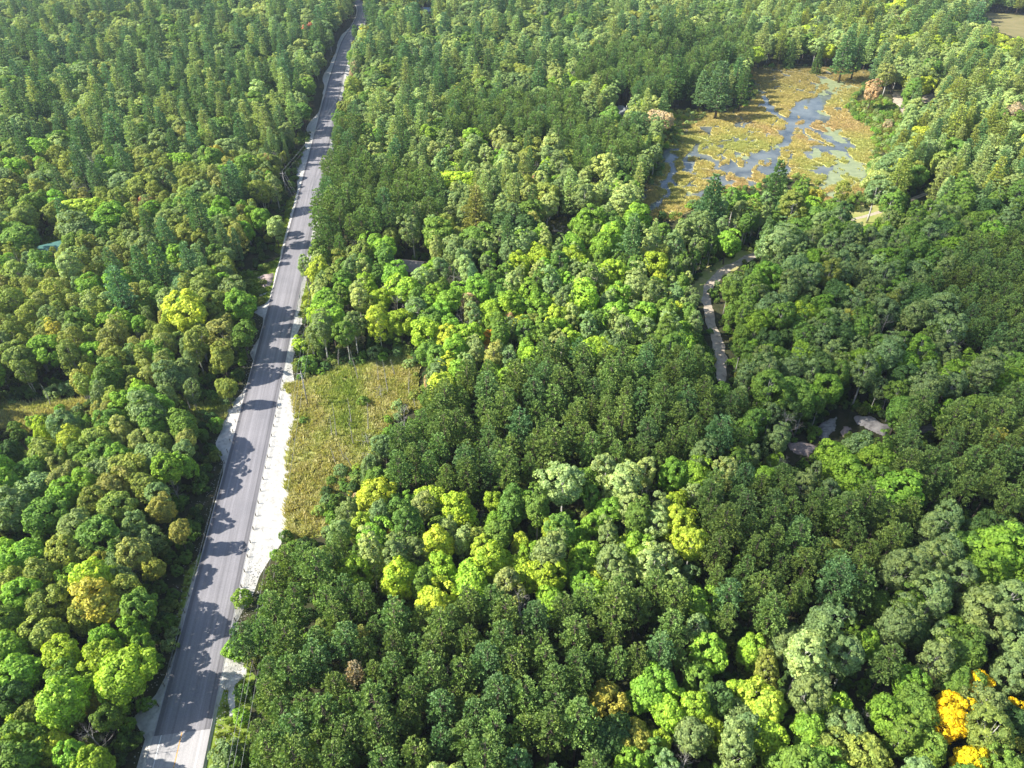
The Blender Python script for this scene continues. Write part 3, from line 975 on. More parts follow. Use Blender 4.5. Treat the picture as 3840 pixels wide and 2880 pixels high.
def make_red_pine(s):
    r = np.random.default_rng(s)
    H = 17.0
    z0 = r.uniform(7.0, 8.5)
    T, A, LB = [], [], []
    z = z0
    while z < H - 0.2:
        t_ = (z - z0) / (H - z0)
        prof = 2.35 * (max(0.0, 1 - t_ ** 2.0)) ** 0.62 * min(1.0, 0.5 + t_ * 1.6) + 0.15
        nb = 6 if t_ < 0.7 else 5
        ph = r.uniform(0, 6.28)
        for k in range(nb):
            a = ph + 6.283 * k / nb + r.uniform(-0.35, 0.35)
            L = prof * r.uniform(0.7, 1.15)
            rise = r.uniform(0.12, 0.42)
            d = np.array([math.cos(a), math.sin(a), rise])
            tip = np.array([0, 0, z]) + d * L
            LB.append(((0, 0, z), tuple(tip), 0.05))
            npos = max(1, int(L / 0.55))
            for j in range(npos):
                q = 1 - 0.52 * j / max(L, 0.5)
                if q < 0.3:
                    break
                off = np.array([-math.sin(a), math.cos(a), 0]) * r.uniform(-0.32, 0.32) * min(j, 2) + np.array([0, 0, r.uniform(-0.1, 0.2)])
                T.append(np.array([0, 0, z]) + d * L * q + off)
                A.append(d * np.array([0.8, 0.8, 0.6]) + np.array([0, 0, 0.55]))
        z += r.uniform(0.55, 0.75)
    T.append(np.array([0, 0, H - 0.3]))
    A.append(np.array([0, 0, 1.0]))
    T, A = np.array(T), np.array(A)
    lf = needles(T, A, r.uniform(0.42, 0.6, len(T)), 15, r, 0.95, 0.15)
    mb = trunk_mb(r, H, 0.19, H - 0.5, [LB[i] for i in range(0, len(LB), 3)], 0.15)
    for _ in range(9):
        a, zz, L = r.uniform(0, 6.28), r.uniform(3, z0), r.uniform(0.5, 1.4)
        mb.tube([(0, 0, zz), (math.cos(a) * L, math.sin(a) * L, zz + r.uniform(-0.2, 0.15))], [0.03, 0.012], 4, False)
    return mb, lf, H, 4.5, 12.8


def make_white_pine(s):
    r = np.random.default_rng(s)
    H = 20.0 * r.uniform(0.94, 1.04)
    z0 = 4.0
    T, A, LB = [], [], []
    z = z0
    sk = r.uniform(0, 6.28)
    while z < H - 0.4:
        t_ = (z - z0) / (H - z0)
        prof = 3.7 * (1 - t_) ** 0.72 * min(1.0, 0.62 + t_ * 1.5) + 0.25
        ph = r.uniform(0, 6.28)
        nb = 5 if t_ < 0.8 else 4
        for k in range(nb):
            a = ph + 6.283 * k / nb + r.uniform(-0.3, 0.3)
            L = prof * r.uniform(0.62, 1.15) * (1 + 0.18 * math.cos(a - sk))
            rise = -0.05 + 0.3 * t_ + r.uniform(-0.05, 0.12)
            d = np.array([math.cos(a), math.sin(a), rise])
            sd = np.array([-math.sin(a), math.cos(a), 0])
            base = np.array([0, 0, z])
            LB.append((tuple(base), tuple(base + d * L), 0.06))
            q = 0.34
            while q <= 1.0:
                curve = np.array([0, 0, 0.35 * q * q * L * 0.3])
                wid = 0.55 * (1.15 - q) * min(L, 2.6)
                for e in (-1, 1) if q < 0.9 else (0,):
                    T.append(base + d * L * q + curve + sd * e * wid * r.uniform(0.35, 1.0) + np.array([0, 0, r.uniform(-0.05, 0.15)]))
                    A.append(d * 0.7 + sd * e * 0.45 + np.array([0, 0, 0.4]))
                q += 0.42 / max(L, 0.7)
        z += r.uniform(0.78, 1.12)
    T.append(np.array([0, 0, H - 0.4]))
    A.append(np.array([0, 0, 1.0]))
    T, A = np.array(T), np.array(A)
    lf = needles(T, A, r.uniform(0.45, 0.65, len(T)), 9, r, 0.75, 0.17)
    return trunk_mb(r, H, 0.27, H - 0.8, [LB[i] for i in range(0, len(LB), 2)], 0.2), lf, H, 6.0, 11.0


def make_spruce(s):
    r = np.random.default_rng(s)
    H = 15.0
    T, A, LB = [], [], []
    z = 1.0
    while z < H - 0.3:
        t_ = z / H
        prof = 2.5 * (1 - t_) ** 0.9 + 0.12
        ph = r.uniform(0, 6.28)
        for k in range(7):
            a = ph + 6.283 * k / 7 + r.uniform(-0.25, 0.25)
            L = prof * r.uniform(0.75, 1.12)
            d = np.array([math.cos(a), math.sin(a), -0.22 + 0.3 * t_])
            sd = np.array([-math.sin(a), math.cos(a), 0])
            if k % 3 == 0:
                LB.append(((0, 0, z), tuple(np.array([0, 0, z]) + d * L), 0.035))
            q = 0.3
            while q <= 1.0:
                T.append(np.array([0, 0, z]) + d * L * q + sd * r.uniform(-0.25, 0.25))
                A.append(d * 0.9 + np.array([0, 0, 0.15]))
                q += 0.4 / max(L, 0.5)
        z += r.uniform(0.5, 0.66)
    T.append(np.array([0, 0, H - 0.3]))
    A.append(np.array([0, 0, 1.0]))
    lf = needles(np.array(T), np.array(A), r.uniform(0.42, 0.58, len(T)), 8, r, 0.7, 0.17)
    return trunk_mb(r, H, 0.18, H - 0.5, LB, 0.05), lf, H, 4.4, 7.0


def make_shrub(s):
    r = np.random.default_rng(s)
    ax = np.array([1.4, 1.4, 1.25]) * r.uniform(0.85, 1.15, 3)
    cc, cd = crown_clusters(r, 30, (0, 0, 1.15), ax, 0.4, -0.45)
    cr = r.uniform(0.3, 0.55, len(cc))
    v, f, l = cluster_leaves(r, cc, cd, cr, 42, 0.3, 0.22, 0.5)
    mb = MB()
    for _ in range(6):
        a = r.uniform(0, 6.28)
        q = r.uniform(0.4, 1.0)
        mb.tube([(0, 0, -0.1), (math.cos(a) * q * 0.5, math.sin(a) * q * 0.5, 0.8), (math.cos(a) * q, math.sin(a) * q, 1.8)], [0.04, 0.03, 0.01], 4, False)
    return mb, (v, f, l), 2.6, 2.9, 1.2


def make_dead(s, snag=False):
    r = np.random.default_rng(s)
    H = 12.0
    tr, br = MB(), MB()
    pts = [np.array([0, 0, -0.3])]
    d = np.array([r.uniform(-0.05, 0.05), r.uniform(-0.05, 0.05), 1.0])
    for k in range(7):
        d = d + np.append(r.normal(size=2) * 0.035, 0)
        pts.append(pts[-1] + d * (H / 7))
    tr.tube(pts, [0.17 * (1 - 0.88 * k / 7) for k in range(8)], 6)

    def twig(p, dr, L, rad, lev):
        q = [np.array(p)]
        for _ in range(3):
            dr = dr + r.normal(size=3) * 0.16 + np.array([0, 0, 0.06])
            dr = dr / np.linalg.norm(dr)
            q.append(q[-1] + dr * L / 3)
        br.tube(q, [rad, rad * 0.7, rad * 0.45, rad * 0.18], 4, False)
        if lev > 0:
            for _ in range(3 if lev == 2 else 3):
                j = r.integers(1, 4)
                nd = dr + unit(r, 1)[0] * 0.85
                twig(q[j], nd / np.linalg.norm(nd), L * r.uniform(0.4, 0.62), rad * 0.5, lev - 1)
    nb = 9 if snag else 15
    for k in range(nb):
        f = r.uniform(0.35, 0.97)
        i = min(6, int(f * 7))
        p = pts[i] + (pts[i + 1] - pts[i]) * (f * 7 - i)
        a = r.uniform(0, 6.28)
        if snag:
            twig(p, np.array([math.cos(a), math.sin(a), r.uniform(-0.1, 0.4)]), r.uniform(0.4, 1.1), 0.025, 0)
        else:
            twig(p, np.array([math.cos(a), math.sin(a), r.uniform(0.4, 1.1)]) / 1.3, (1.1 - f) * 4.2 + 1.0, 0.075 * (1.2 - f), 2)
    return tr, br.arrays(), H, 5.0 if not snag else 1.4, 7.5


KIND = {
    'maple_tree': dict(fn=make_maple, n=6, leaf='leaf', bark='bark'),
    'poplar_tree': dict(fn=make_poplar, n=5, leaf='leaf', bark='pale_bark'),
    'birch_tree': dict(fn=make_birch, n=5, leaf='leaf', bark='pale_bark'),
    'red_pine': dict(fn=make_red_pine, n=6, leaf='needle', bark='bark'),
    'white_pine': dict(fn=make_white_pine, n=6, leaf='needle', bark='bark'),
    'spruce_tree': dict(fn=make_spruce, n=3, leaf='needle', bark='bark'),
    'shrub': dict(fn=make_shrub, n=4, leaf='leaf', bark='bark'),
    'dead_tree': dict(fn=make_dead, n=4, leaf=None, bark='dead_wood'),
    'dead_snag': dict(fn=lambda s: make_dead(s, True), n=4, leaf=None, bark='dead_wood'),
}
PROTO = {}
proto_col = bpy.data.collections.new('forest_sources')     # never linked to the scene: only the far forest draws from it
PIDX = {}
for ki, (k, d) in enumerate(KIND.items()):
    for i in range(d['n']):
        tr, (v, f, l), H, D, ZC = d['fn'](1000 * (ki + 1) + i)
        mt = M[d['leaf']] if d['leaf'] else M['dead_wood']
        crown = mesh_np(k + '_crown', v, f, l, [mt])
        tmesh = tr.mesh(k + '_trunk', M[d['bark']], True)
        PROTO.setdefault(k, []).append((tmesh, crown))
        d['H'], d['D'], d['ZC'] = H, D, ZC
        tv, tf, tl = tr.arrays()
        both = mesh_np('forest_tree', np.concatenate([tv, v]), np.concatenate([tf, np.asarray(f) + len(tv)]), np.concatenate([tl, l]), [M[d['bark']], mt],
                       np.concatenate([np.zeros(len(tl)), np.ones(len(l))]))
        PIDX[(k, i)] = len(PIDX)
        o = bpy.data.objects.new('forest_tree_%03d' % PIDX[(k, i)], both)
        proto_col.objects.link(o)

# grass tufts and small stones for the scatter layers
def tuft_mesh(s, n, h, spread):
    r = np.random.default_rng(s)
    a = r.uniform(0, 6.28, n)
    rad = r.uniform(0, 0.35, n)
    b = np.column_stack([np.cos(a) * rad, np.sin(a) * rad, np.zeros(n)])
    t = r.uniform(0, 6.28, n)
    sd = np.column_stack([np.cos(t), np.sin(t), 0 * t])
    top = b + np.column_stack([np.cos(a) * spread, np.sin(a) * spread, np.ones(n)]) * (h * r.uniform(0.6, 1.15, n))[:, None]
    w = 0.075
    v = np.stack([b - sd * w, b + sd * w, top + sd * w * 0.4, top - sd * w * 0.4], 1).reshape(-1, 3)
    return mesh_np('grass_tuft', v, np.arange(4 * n), 4, [M['grassblade']])


def stone_mesh(s):
    r = np.random.default_rng(s)
    bm = bmesh.new()
    bmesh.ops.create_icosphere(bm, subdivisions=1, radius=0.5)
    for vv in bm.verts:
        vv.co *= r.uniform(0.7, 1.15)
        vv.co.z *= 0.6
    me = bpy.data.meshes.new('stone')
    bm.to_mesh(me)
    bm.free()
    me.materials.append(M['gravel'])
    return me


tuft_col = bpy.data.collections.new('tuft_sources')
for i in range(4):
    tuft_col.objects.link(bpy.data.objects.new('grass_tuft_%03d' % i, tuft_mesh(50 + i, 26, 0.75, 0.45)))
stone_col = bpy.data.collections.new('stone_sources')
for i in range(3):
    stone_col.objects.link(bpy.data.objects.new('stone_%03d' % i, stone_mesh(70 + i)))


def scatter(name, pts, idx, scale, rot, tint, coll, **kw):
    """One stuff object: a point cloud mesh whose points carry instances."""
    me = bpy.data.meshes.new(name)
    n = len(pts)
    me.vertices.add(n)
    me.vertices.foreach_set('co', np.asarray(pts, np.float32).ravel())
    for nm, tp, arr in (('pick', 'INT', np.asarray(idx, np.int32)), ('rotz', 'FLOAT', np.asarray(rot, np.float32))):
        a = me.attributes.new(nm, tp, 'POINT')
        a.data.foreach_set('value', arr)
    a = me.attributes.new('size', 'FLOAT_VECTOR', 'POINT')
    a.data.foreach_set('vector', np.asarray(scale, np.float32).ravel())
    a = me.attributes.new('tint', 'FLOAT_COLOR', 'POINT')
    a.data.foreach_set('color', np.column_stack([tint, np.ones(n)]).astype(np.float32).ravel())
    o = link(name, me, **kw)
    ng = bpy.data.node_groups.new(name, 'GeometryNodeTree')
    ng.interface.new_socket('Geometry', in_out='INPUT', socket_type='NodeSocketGeometry')
    ng.interface.new_socket('Geometry', in_out='OUTPUT', socket_type='NodeSocketGeometry')
    nd, lk = ng.nodes, ng.links
    gi_, go = nd.new('NodeGroupInput'), nd.new('NodeGroupOutput')
    ci = nd.new('GeometryNodeCollectionInfo')
    ci.inputs['Collection'].default_value = coll
    ci.inputs['Separate Children'].default_value = True
    ci.inputs['Reset Children'].default_value = True
    io = nd.new('GeometryNodeInstanceOnPoints')
    io.inputs['Pick Instance'].default_value = True

    def attr(nm, tp):
        x = nd.new('GeometryNodeInputNamedAttribute')
        x.data_type = tp
        x.inputs['Name'].default_value = nm
        return x.outputs['Attribute']
    cx = nd.new('ShaderNodeCombineXYZ')
    lk.new(attr('rotz', 'FLOAT'), cx.inputs[2])
    er = nd.new('FunctionNodeEulerToRotation')
    lk.new(cx.outputs[0], er.inputs[0])
    lk.new(gi_.outputs[0], io.inputs['Points'])
    lk.new(ci.outputs[0], io.inputs['Instance'])
    lk.new(attr('pick', 'INT'), io.inputs['Instance Index'])
    lk.new(er.outputs[0], io.inputs['Rotation'])
    lk.new(attr('size', 'FLOAT_VECTOR'), io.inputs['Scale'])
    lk.new(io.outputs[0], go.inputs[0])
    md = o.modifiers.new('scatter', 'NODES')
    md.node_group = ng
    return o


# ------------------------------------------------------------------ where the trees stand
TINT = {'lime': (0.33, 0.46, 0.05), 'yellow lime': (0.40, 0.48, 0.06), 'mid green': (0.165, 0.275, 0.05), 'bright green': (0.23, 0.385, 0.05), 'dark green': (0.09, 0.165, 0.045),
        'olive green': (0.26, 0.315, 0.07), 'brownish olive': (0.31, 0.33, 0.095), 'pale green': (0.33, 0.41, 0.15), 'grey green': (0.215, 0.30, 0.11), 'pine green': (0.165, 0.25, 0.065),
        'deep pine green': (0.14, 0.24, 0.085), 'bluish green': (0.155, 0.265, 0.115), 'golden yellow': (0.72, 0.56, 0.02), 'orange': (0.6, 0.36, 0.06), 'red': (0.42, 0.17, 0.12), 'pink brown': (0.47, 0.36, 0.22),
        'mustard': (0.42, 0.40, 0.075), 'grey': (0.3, 0.28, 0.27), 'faded purple': (0.3, 0.18, 0.15)}
Mp, Po, Bi, Rp, Wp, Sp, Sh, De, Sn = 'maple_tree', 'poplar_tree', 'birch_tree', 'red_pine', 'white_pine', 'spruce_tree', 'shrub', 'dead_tree', 'dead_snag'
# trees picked out one by one on the photograph: ninth -> (kind, crown centre x, y, crown width, colour)
PICKED = {
    1: [(Sh, 600, 212, 60, 'red'), (Sh, 740, 218, 50, 'red'), (Mp, 850, 225, 70, 'pink brown'), (Mp, 920, 228, 60, 'red'), (Mp, 1600, 352, 75, 'pink brown'), (Wp, 840, 290, 110, 'bluish green'), (Wp, 1050, 270, 100, 'deep pine green'),
        (Wp, 1200, 235, 110, 'deep pine green'), (Wp, 1550, 205, 105, 'bluish green'), (Wp, 1340, 235, 110, 'deep pine green'), (Wp, 1690, 265, 130, 'deep pine green'), (Wp, 450, 560, 140, 'deep pine green'), (Wp, 580, 400, 100, 'bluish green'),
        (Wp, 1000, 340, 100, 'bluish green'), (Wp, 250, 500, 100, 'deep pine green'), (Wp, 720, 390, 95, 'deep pine green'), (Wp, 990, 670, 110, 'deep pine green'), (Wp, 80, 900, 130, 'bluish green'), (Wp, 170, 990, 120, 'deep pine green'),
        (Wp, 1135, 960, 110, 'deep pine green'), (Wp, 530, 930, 135, 'deep pine green'), (Mp, 400, 960, 130, 'pale green'), (Mp, 560, 1370, 220, 'yellow lime'), (Mp, 700, 1430, 200, 'bright green'), (Mp, 985, 1395, 120, 'bright green'),
        (Mp, 510, 1495, 225, 'grey green'), (Mp, 130, 1545, 230, 'mid green'), (Mp, 1690, 1405, 110, 'bright green'), (Mp, 1780, 1475, 110, 'pale green'), (Bi, 660, 990, 130, 'olive green'), (Bi, 900, 860, 115, 'olive green'),
        (Bi, 1210, 885, 105, 'brownish olive'), (Bi, 1410, 1010, 95, 'mustard'), (Bi, 1195, 1130, 100, 'olive green'), (Bi, 1420, 1215, 120, 'brownish olive'), (Bi, 1330, 1335, 105, 'olive green'), (Bi, 1690, 1245, 110, 'olive green'),
        (Bi, 1530, 1525, 115, 'brownish olive'), (Bi, 1110, 1565, 110, 'olive green'), (Wp, 1540, 640, 110, 'deep pine green'), (Wp, 1840, 575, 120, 'pale green'), (Mp, 1965, 575, 150, 'mid green'), (Mp, 1800, 700, 150, 'olive green'),
        (Mp, 800, 1190, 200, 'grey green'), (Mp, 900, 1220, 170, 'olive green'), (Mp, 1400, 1400, 130, 'bright green'), (Mp, 1960, 720, 120, 'mid green'), (Po, 1780, 1200, 90, 'pale green')],
    2: [(Mp, 155, 203, 66, 'golden yellow'), (Mp, 90, 212, 52, 'dark green'), (Wp, 670, 200, 110, 'bluish green'), (Wp, 1330, 240, 110, 'bluish green'), (Wp, 1500, 420, 110, 'deep pine green'), (Wp, 410, 400, 115, 'deep pine green'),
        (Wp, 760, 400, 105, 'deep pine green'), (Wp, 1330, 345, 110, 'bluish green'), (Mp, 275, 500, 210, 'olive green'), (Mp, 100, 470, 95, 'pink brown'), (Mp, 930, 590, 140, 'mid green'), (Mp, 1030, 1060, 115, 'bright green'),
        (Wp, 362, 1010, 95, 'bluish green'), (Wp, 870, 1385, 190, 'brownish olive'), (Wp, 1480, 1240, 135, 'pale green'), (Sp, 1830, 1145, 95, 'grey green'), (Po, 1820, 1310, 210, 'pale green'), (Sh, 1080, 1128, 70, 'red'),
        (Mp, 1245, 1200, 60, 'red'), (Sh, 990, 1135, 55, 'red'), (De, 1655, 1310, 60, 'grey'), (Mp, 1180, 1470, 200, 'dark green'), (Mp, 1040, 1500, 180, 'dark green'), (Mp, 640, 1540, 220, 'mid green'), (Mp, 870, 1560, 200, 'mid green'),
        (Mp, 2060, 780, 150, 'pink brown'), (Mp, 1990, 770, 60, 'red'), (Mp, 1740, 760, 80, 'pink brown'), (Sp, 1985, 1000, 90, 'dark green'), (Mp, 1270, 1180, 80, 'pink brown'), (Mp, 820, 600, 90, 'yellow lime'), (Bi, 660, 1040, 70, 'yellow lime'),
        (Mp, 780, 1190, 200, 'lime'), (Mp, 640, 1180, 130, 'lime'), (Mp, 250, 920, 110, 'bright green'), (Mp, 1760, 1560, 180, 'lime'), (Mp, 1900, 1450, 200, 'bright green'), (Mp, 1600, 1450, 190, 'bright green'), (Mp, 500, 1420, 140, 'grey green'),
        (Wp, 260, 700, 120, 'pale green'), (Wp, 1450, 620, 120, 'dark green'), (Mp, 1640, 560, 150, 'dark green'), (Mp, 1820, 640, 150, 'dark green')],
    3: [(Wp, 245, 560, 190, 'bluish green'), (Wp, 120, 575, 95, 'bluish green'), (Wp, 390, 565, 100, 'dark green'), (De, 448, 385, 45, 'grey'), (Wp, 1060, 345, 150, 'deep pine green'), (Wp, 1135, 350, 120, 'deep pine green'), (Sp, 880, 390, 65, 'dark green'),
        (Sp, 700, 355, 80, 'dark green'), (Wp, 1290, 400, 120, 'bluish green'), (Mp, 1235, 590, 110, 'pink brown'), (Po, 1475, 430, 150, 'pale green'), (Po, 1340, 475, 130, 'brownish olive'), (Mp, 1600, 455, 135, 'mid green'), (Po, 1490, 625, 120, 'mid green'),
        (Po, 1335, 1075, 195, 'grey green'), (Po, 1260, 1235, 180, 'grey green'), (Sp, 1440, 930, 85, 'bluish green'), (Wp, 1530, 1050, 115, 'deep pine green'), (Sp, 1430, 830, 80, 'dark green'), (Mp, 1645, 930, 110, 'bright green'), (Mp, 1750, 1000, 180, 'mid green'),
        (Wp, 1930, 1095, 130, 'pale green'), (Mp, 2020, 1155, 85, 'faded purple'), (Wp, 185, 1335, 190, 'deep pine green'), (Wp, 600, 1215, 165, 'dark green'), (Bi, 850, 1295, 110, 'mustard'), (Po, 720, 1325, 150, 'olive green'), (Po, 330, 1300, 120, 'mid green'),
        (Bi, 430, 1375, 110, 'olive green'), (Bi, 1040, 1225, 85, 'olive green'), (Mp, 1680, 1510, 180, 'dark green'), (Po, 650, 1565, 190, 'pale green'), (Mp, 290, 1565, 130, 'bright green'), (De, 1205, 215, 40, 'grey'), (Po, 1380, 145, 75, 'pink brown'),
        (Po, 700, 245, 110, 'pale green'), (Po, 870, 300, 90, 'pale green'), (Po, 960, 270, 100, 'pale green'), (Wp, 1900, 130, 130, 'bluish green'), (Wp, 1780, 120, 120, 'deep pine green'), (Wp, 1700, 200, 120, 'deep pine green'), (Sh, 1330, 810, 60, 'pink brown')],
    4: [(Wp, 740, 90, 130, 'bluish green'), (Wp, 930, 110, 150, 'deep pine green'), (Wp, 1040, 100, 170, 'deep pine green'), (Wp, 790, 240, 175, 'bluish green'), (Mp, 1185, 185, 150, 'bluish green'), (Bi, 110, 110, 150, 'olive green'), (Mp, 310, 115, 130, 'bright green'),
        (Po, 440, 65, 150, 'pale green'), (Mp, 1225, 375, 240, 'yellow lime'), (Mp, 1330, 215, 210, 'olive green'), (Mp, 1500, 240, 180, 'grey green'), (Mp, 1560, 335, 170, 'bright green'), (Mp, 1410, 490, 170, 'brownish olive'), (Mp, 1440, 660, 150, 'olive green'),
        (Mp, 1600, 520, 150, 'mid green'), (Po, 1255, 555, 140, 'olive green'), (Bi, 1080, 575, 115, 'brownish olive'), (Mp, 900, 875, 110, 'lime'), (Mp, 970, 620, 140, 'bright green'), (Mp, 700, 790, 180, 'mid green'), (Bi, 480, 560, 150, 'olive green'), (Bi, 385, 510, 130, 'mustard'),
        (Bi, 450, 645, 140, 'olive green'), (Bi, 100, 300, 150, 'olive green'), (Bi, 330, 245, 130, 'olive green'), (Bi, 750, 495, 145, 'brownish olive'), (Bi, 690, 570, 110, 'brownish olive'), (Bi, 210, 220, 120, 'olive green'), (Sh, 340, 885, 110, 'grey green'), (Sh, 450, 865, 110, 'grey green'),
        (Sh, 540, 830, 110, 'grey green'), (Mp, 1100, 795, 170, 'grey green'), (Mp, 1465, 855, 110, 'olive green'), (Mp, 295, 1140, 115, 'lime'), (Mp, 300, 1240, 90, 'mustard'), (Mp, 455, 1215, 180, 'yellow lime'), (Mp, 480, 1065, 200, 'grey green'), (Mp, 950, 1020, 220, 'grey green'),
        (Mp, 640, 1200, 190, 'olive green'), (Mp, 790, 1325, 155, 'bright green'), (Mp, 900, 1210, 150, 'brownish olive'), (Mp, 1050, 1220, 140, 'olive green'), (Mp, 1180, 1100, 180, 'mid green'), (Mp, 560, 1345, 170, 'mid green'), (Mp, 200, 1400, 180, 'mid green'), (Mp, 50, 1300, 160, 'dark green'),
        (Mp, 930, 1500, 170, 'olive green'), (Wp, 50, 850, 130, 'deep pine green'), (Wp, 155, 830, 130, 'deep pine green'), (De, 1480, 560, 110, 'grey'), (De, 1260, 830, 70, 'grey'), (De, 1200, 1120, 80, 'grey'), (Mp, 1090, 470, 110, 'yellow lime'), (Bi, 580, 400, 70, 'mustard'),
        (Mp, 1400, 120, 80, 'bright green'), (Sh, 2080, 560, 150, 'bright green'), (Sh, 1990, 700, 170, 'mid green'), (Sh, 1940, 580, 100, 'lime'), (Po, 1972, 65, 85, 'grey green'), (Mp, 2150, 150, 140, 'olive green'), (Mp, 2080, 260, 130, 'pale green'), (Mp, 2150, 420, 190, 'bright green'), (Mp, 2060, 400, 110, 'lime'), (Bi, 1240, 880, 90, 'grey green')],
    5: [(Mp, 650, 880, 190, 'yellow lime'), (Bi, 822, 310, 115, 'pink brown'), (Bi, 1090, 430, 85, 'pink brown'), (Mp, 1230, 430, 110, 'olive green'), (Po, 240, 420, 120, 'yellow lime'), (Mp, 940, 560, 100, 'orange'), (Po, 985, 670, 130, 'brownish olive'), (Sh, 1310, 575, 60, 'red'),
        (Sh, 100, 535, 95, 'pink brown'), (Mp, 1600, 665, 170, 'lime'), (Mp, 1720, 665, 170, 'lime'), (Mp, 560, 505, 200, 'lime'), (Mp, 700, 570, 160, 'yellow lime'), (Mp, 810, 530, 190, 'lime'), (Po, 1440, 1480, 240, 'pale green'), (Po, 1830, 1480, 200, 'pale green'), (Po, 1970, 1400, 130, 'pale green'),
        (Mp, 2150, 1430, 180, 'bright green'), (Mp, 210, 1560, 220, 'yellow lime'), (Mp, 570, 1570, 160, 'yellow lime'), (De, 315, 1450, 90, 'grey'), (De, 400, 1060, 120, 'grey'), (Mp, 1240, 690, 150, 'lime'), (Mp, 1100, 820, 150, 'bright green'), (Mp, 980, 780, 120, 'bright green'),
        (Mp, 1640, 120, 170, 'bright green'), (Mp, 1750, 130, 170, 'lime'), (Mp, 1500, 60, 170, 'lime'), (Mp, 1380, 170, 160, 'bright green'), (Mp, 1240, 260, 160, 'bright green'), (Mp, 2050, 60, 170, 'lime'), (Po, 1900, 200, 150, 'pale green'), (Po, 1440, 290, 120, 'grey green'), (Po, 1600, 470, 120, 'grey green'), (Po, 1850, 500, 130, 'grey green'), (Po, 1980, 480, 130, 'grey green'),
        (Mp, 860, 150, 70, 'mustard'), (Sp, 850, 215, 110, 'bluish green'), (Mp, 490, 50, 90, 'bright green'), (Mp, 640, 230, 130, 'mid green'), (Mp, 340, 240, 110, 'grey green'), (De, 1040, 480, 70, 'grey'), (De, 1430, 410, 90, 'grey'), (Mp, 1960, 640, 130, 'bright green'), (Po, 2130, 610, 160, 'mid green'), (Mp, 1200, 1590, 130, 'bright green'), (Mp, 1000, 1600, 130, 'lime'), (Mp, 570, 830, 70, 'pink brown'), (Mp, 280, 1230, 130, 'grey green'), (Po, 170, 1380, 90, 'grey green')],
    6: [(Mp, 1060, 260, 85, 'yellow lime'), (Mp, 940, 860, 190, 'bright green'), (Mp, 830, 910, 150, 'bright green'), (Po, 565, 845, 200, 'mid green'), (Po, 1345, 310, 110, 'olive green'), (De, 725, 800, 80, 'grey'), (De, 1320, 600, 75, 'grey'), (De, 1740, 655, 140, 'grey'), (Mp, 1180, 710, 210, 'bright green'),
        (Mp, 790, 400, 165, 'lime'), (Mp, 930, 410, 130, 'pale green'), (Mp, 1010, 530, 220, 'dark green'), (Po, 1570, 880, 190, 'grey green'), (Po, 1960, 750, 210, 'grey green'), (Mp, 1380, 1150, 190, 'lime'), (Mp, 1000, 1340, 230, 'bright green'), (Mp, 1250, 1330, 230, 'bright green'), (Mp, 1130, 1470, 240, 'bright green'),
        (Mp, 1390, 1570, 280, 'bright green'), (Rp, 2030, 1215, 120, 'mustard'), (Mp, 80, 1430, 200, 'lime'), (Po, 300, 1410, 160, 'pale green'), (Mp, 590, 1340, 90, 'lime'), (Mp, 1000, 1160, 150, 'grey green'), (Mp, 540, 640, 130, 'bright green'), (Mp, 1450, 700, 180, 'bright green'), (Mp, 880, 720, 200, 'dark green'), (Mp, 1090, 420, 110, 'mustard'),
        (Mp, 480, 430, 160, 'bright green'), (Mp, 350, 250, 170, 'mid green'), (Mp, 290, 330, 160, 'mid green'), (Po, 1540, 600, 160, 'bright green'), (Po, 1730, 480, 180, 'grey green'), (Po, 1660, 330, 170, 'grey green'), (Po, 950, 120, 130, 'olive green'), (Po, 1230, 90, 110, 'pale green'), (Po, 830, 130, 130, 'grey green'), (Po, 720, 180, 130, 'grey green'), (Mp, 2150, 820, 180, 'bright green'), (De, 1330, 910, 70, 'grey'), (Bi, 240, 920, 140, 'mid green'), (Po, 420, 1150, 130, 'mid green')],
    7: [(Mp, 790, 1060, 320, 'lime'), (Mp, 430, 1240, 290, 'lime'), (Mp, 370, 1525, 175, 'yellow lime'), (Mp, 100, 1450, 165, 'yellow lime'), (De, 625, 1480, 165, 'grey'), (De, 870, 390, 120, 'grey'), (Mp, 640, 590, 260, 'mustard'), (Mp, 270, 620, 210, 'olive green'), (Mp, 440, 540, 170, 'olive green'), (Mp, 180, 280, 220, 'bright green'),
        (Mp, 650, 325, 130, 'mustard'), (Mp, 900, 640, 200, 'mid green'), (Mp, 1010, 360, 115, 'mustard'), (Mp, 1160, 135, 130, 'brownish olive'), (Mp, 870, 110, 150, 'grey green'), (Mp, 925, 885, 120, 'bright green'), (Mp, 420, 1100, 200, 'mid green'), (Mp, 120, 1045, 270, 'bright green'), (Mp, 310, 800, 220, 'olive green'), (Mp, 60, 735, 200, 'mid green'),
        (Mp, 680, 825, 170, 'bright green'), (De, 800, 690, 130, 'grey'), (Sh, 1465, 1570, 170, 'grey green'), (Sh, 1575, 860, 150, 'bright green'), (Sh, 1530, 1620, 110, 'mid green'), (Mp, 280, 420, 200, 'olive green'), (Mp, 560, 330, 130, 'olive green'), (Mp, 60, 480, 190, 'olive green'), (Mp, 620, 1240, 120, 'mustard'), (Mp, 700, 1330, 170, 'mid green'), (Mp, 90, 1230, 200, 'dark green'), (Mp, 960, 190, 130, 'grey green'), (Sh, 1560, 560, 120, 'bright green'), (Sh, 1480, 900, 120, 'bright green'), (Sh, 1120, 870, 90, 'pale green'), (Sh, 1130, 790, 80, 'pale green'), (Mp, 540, 690, 160, 'olive green')],
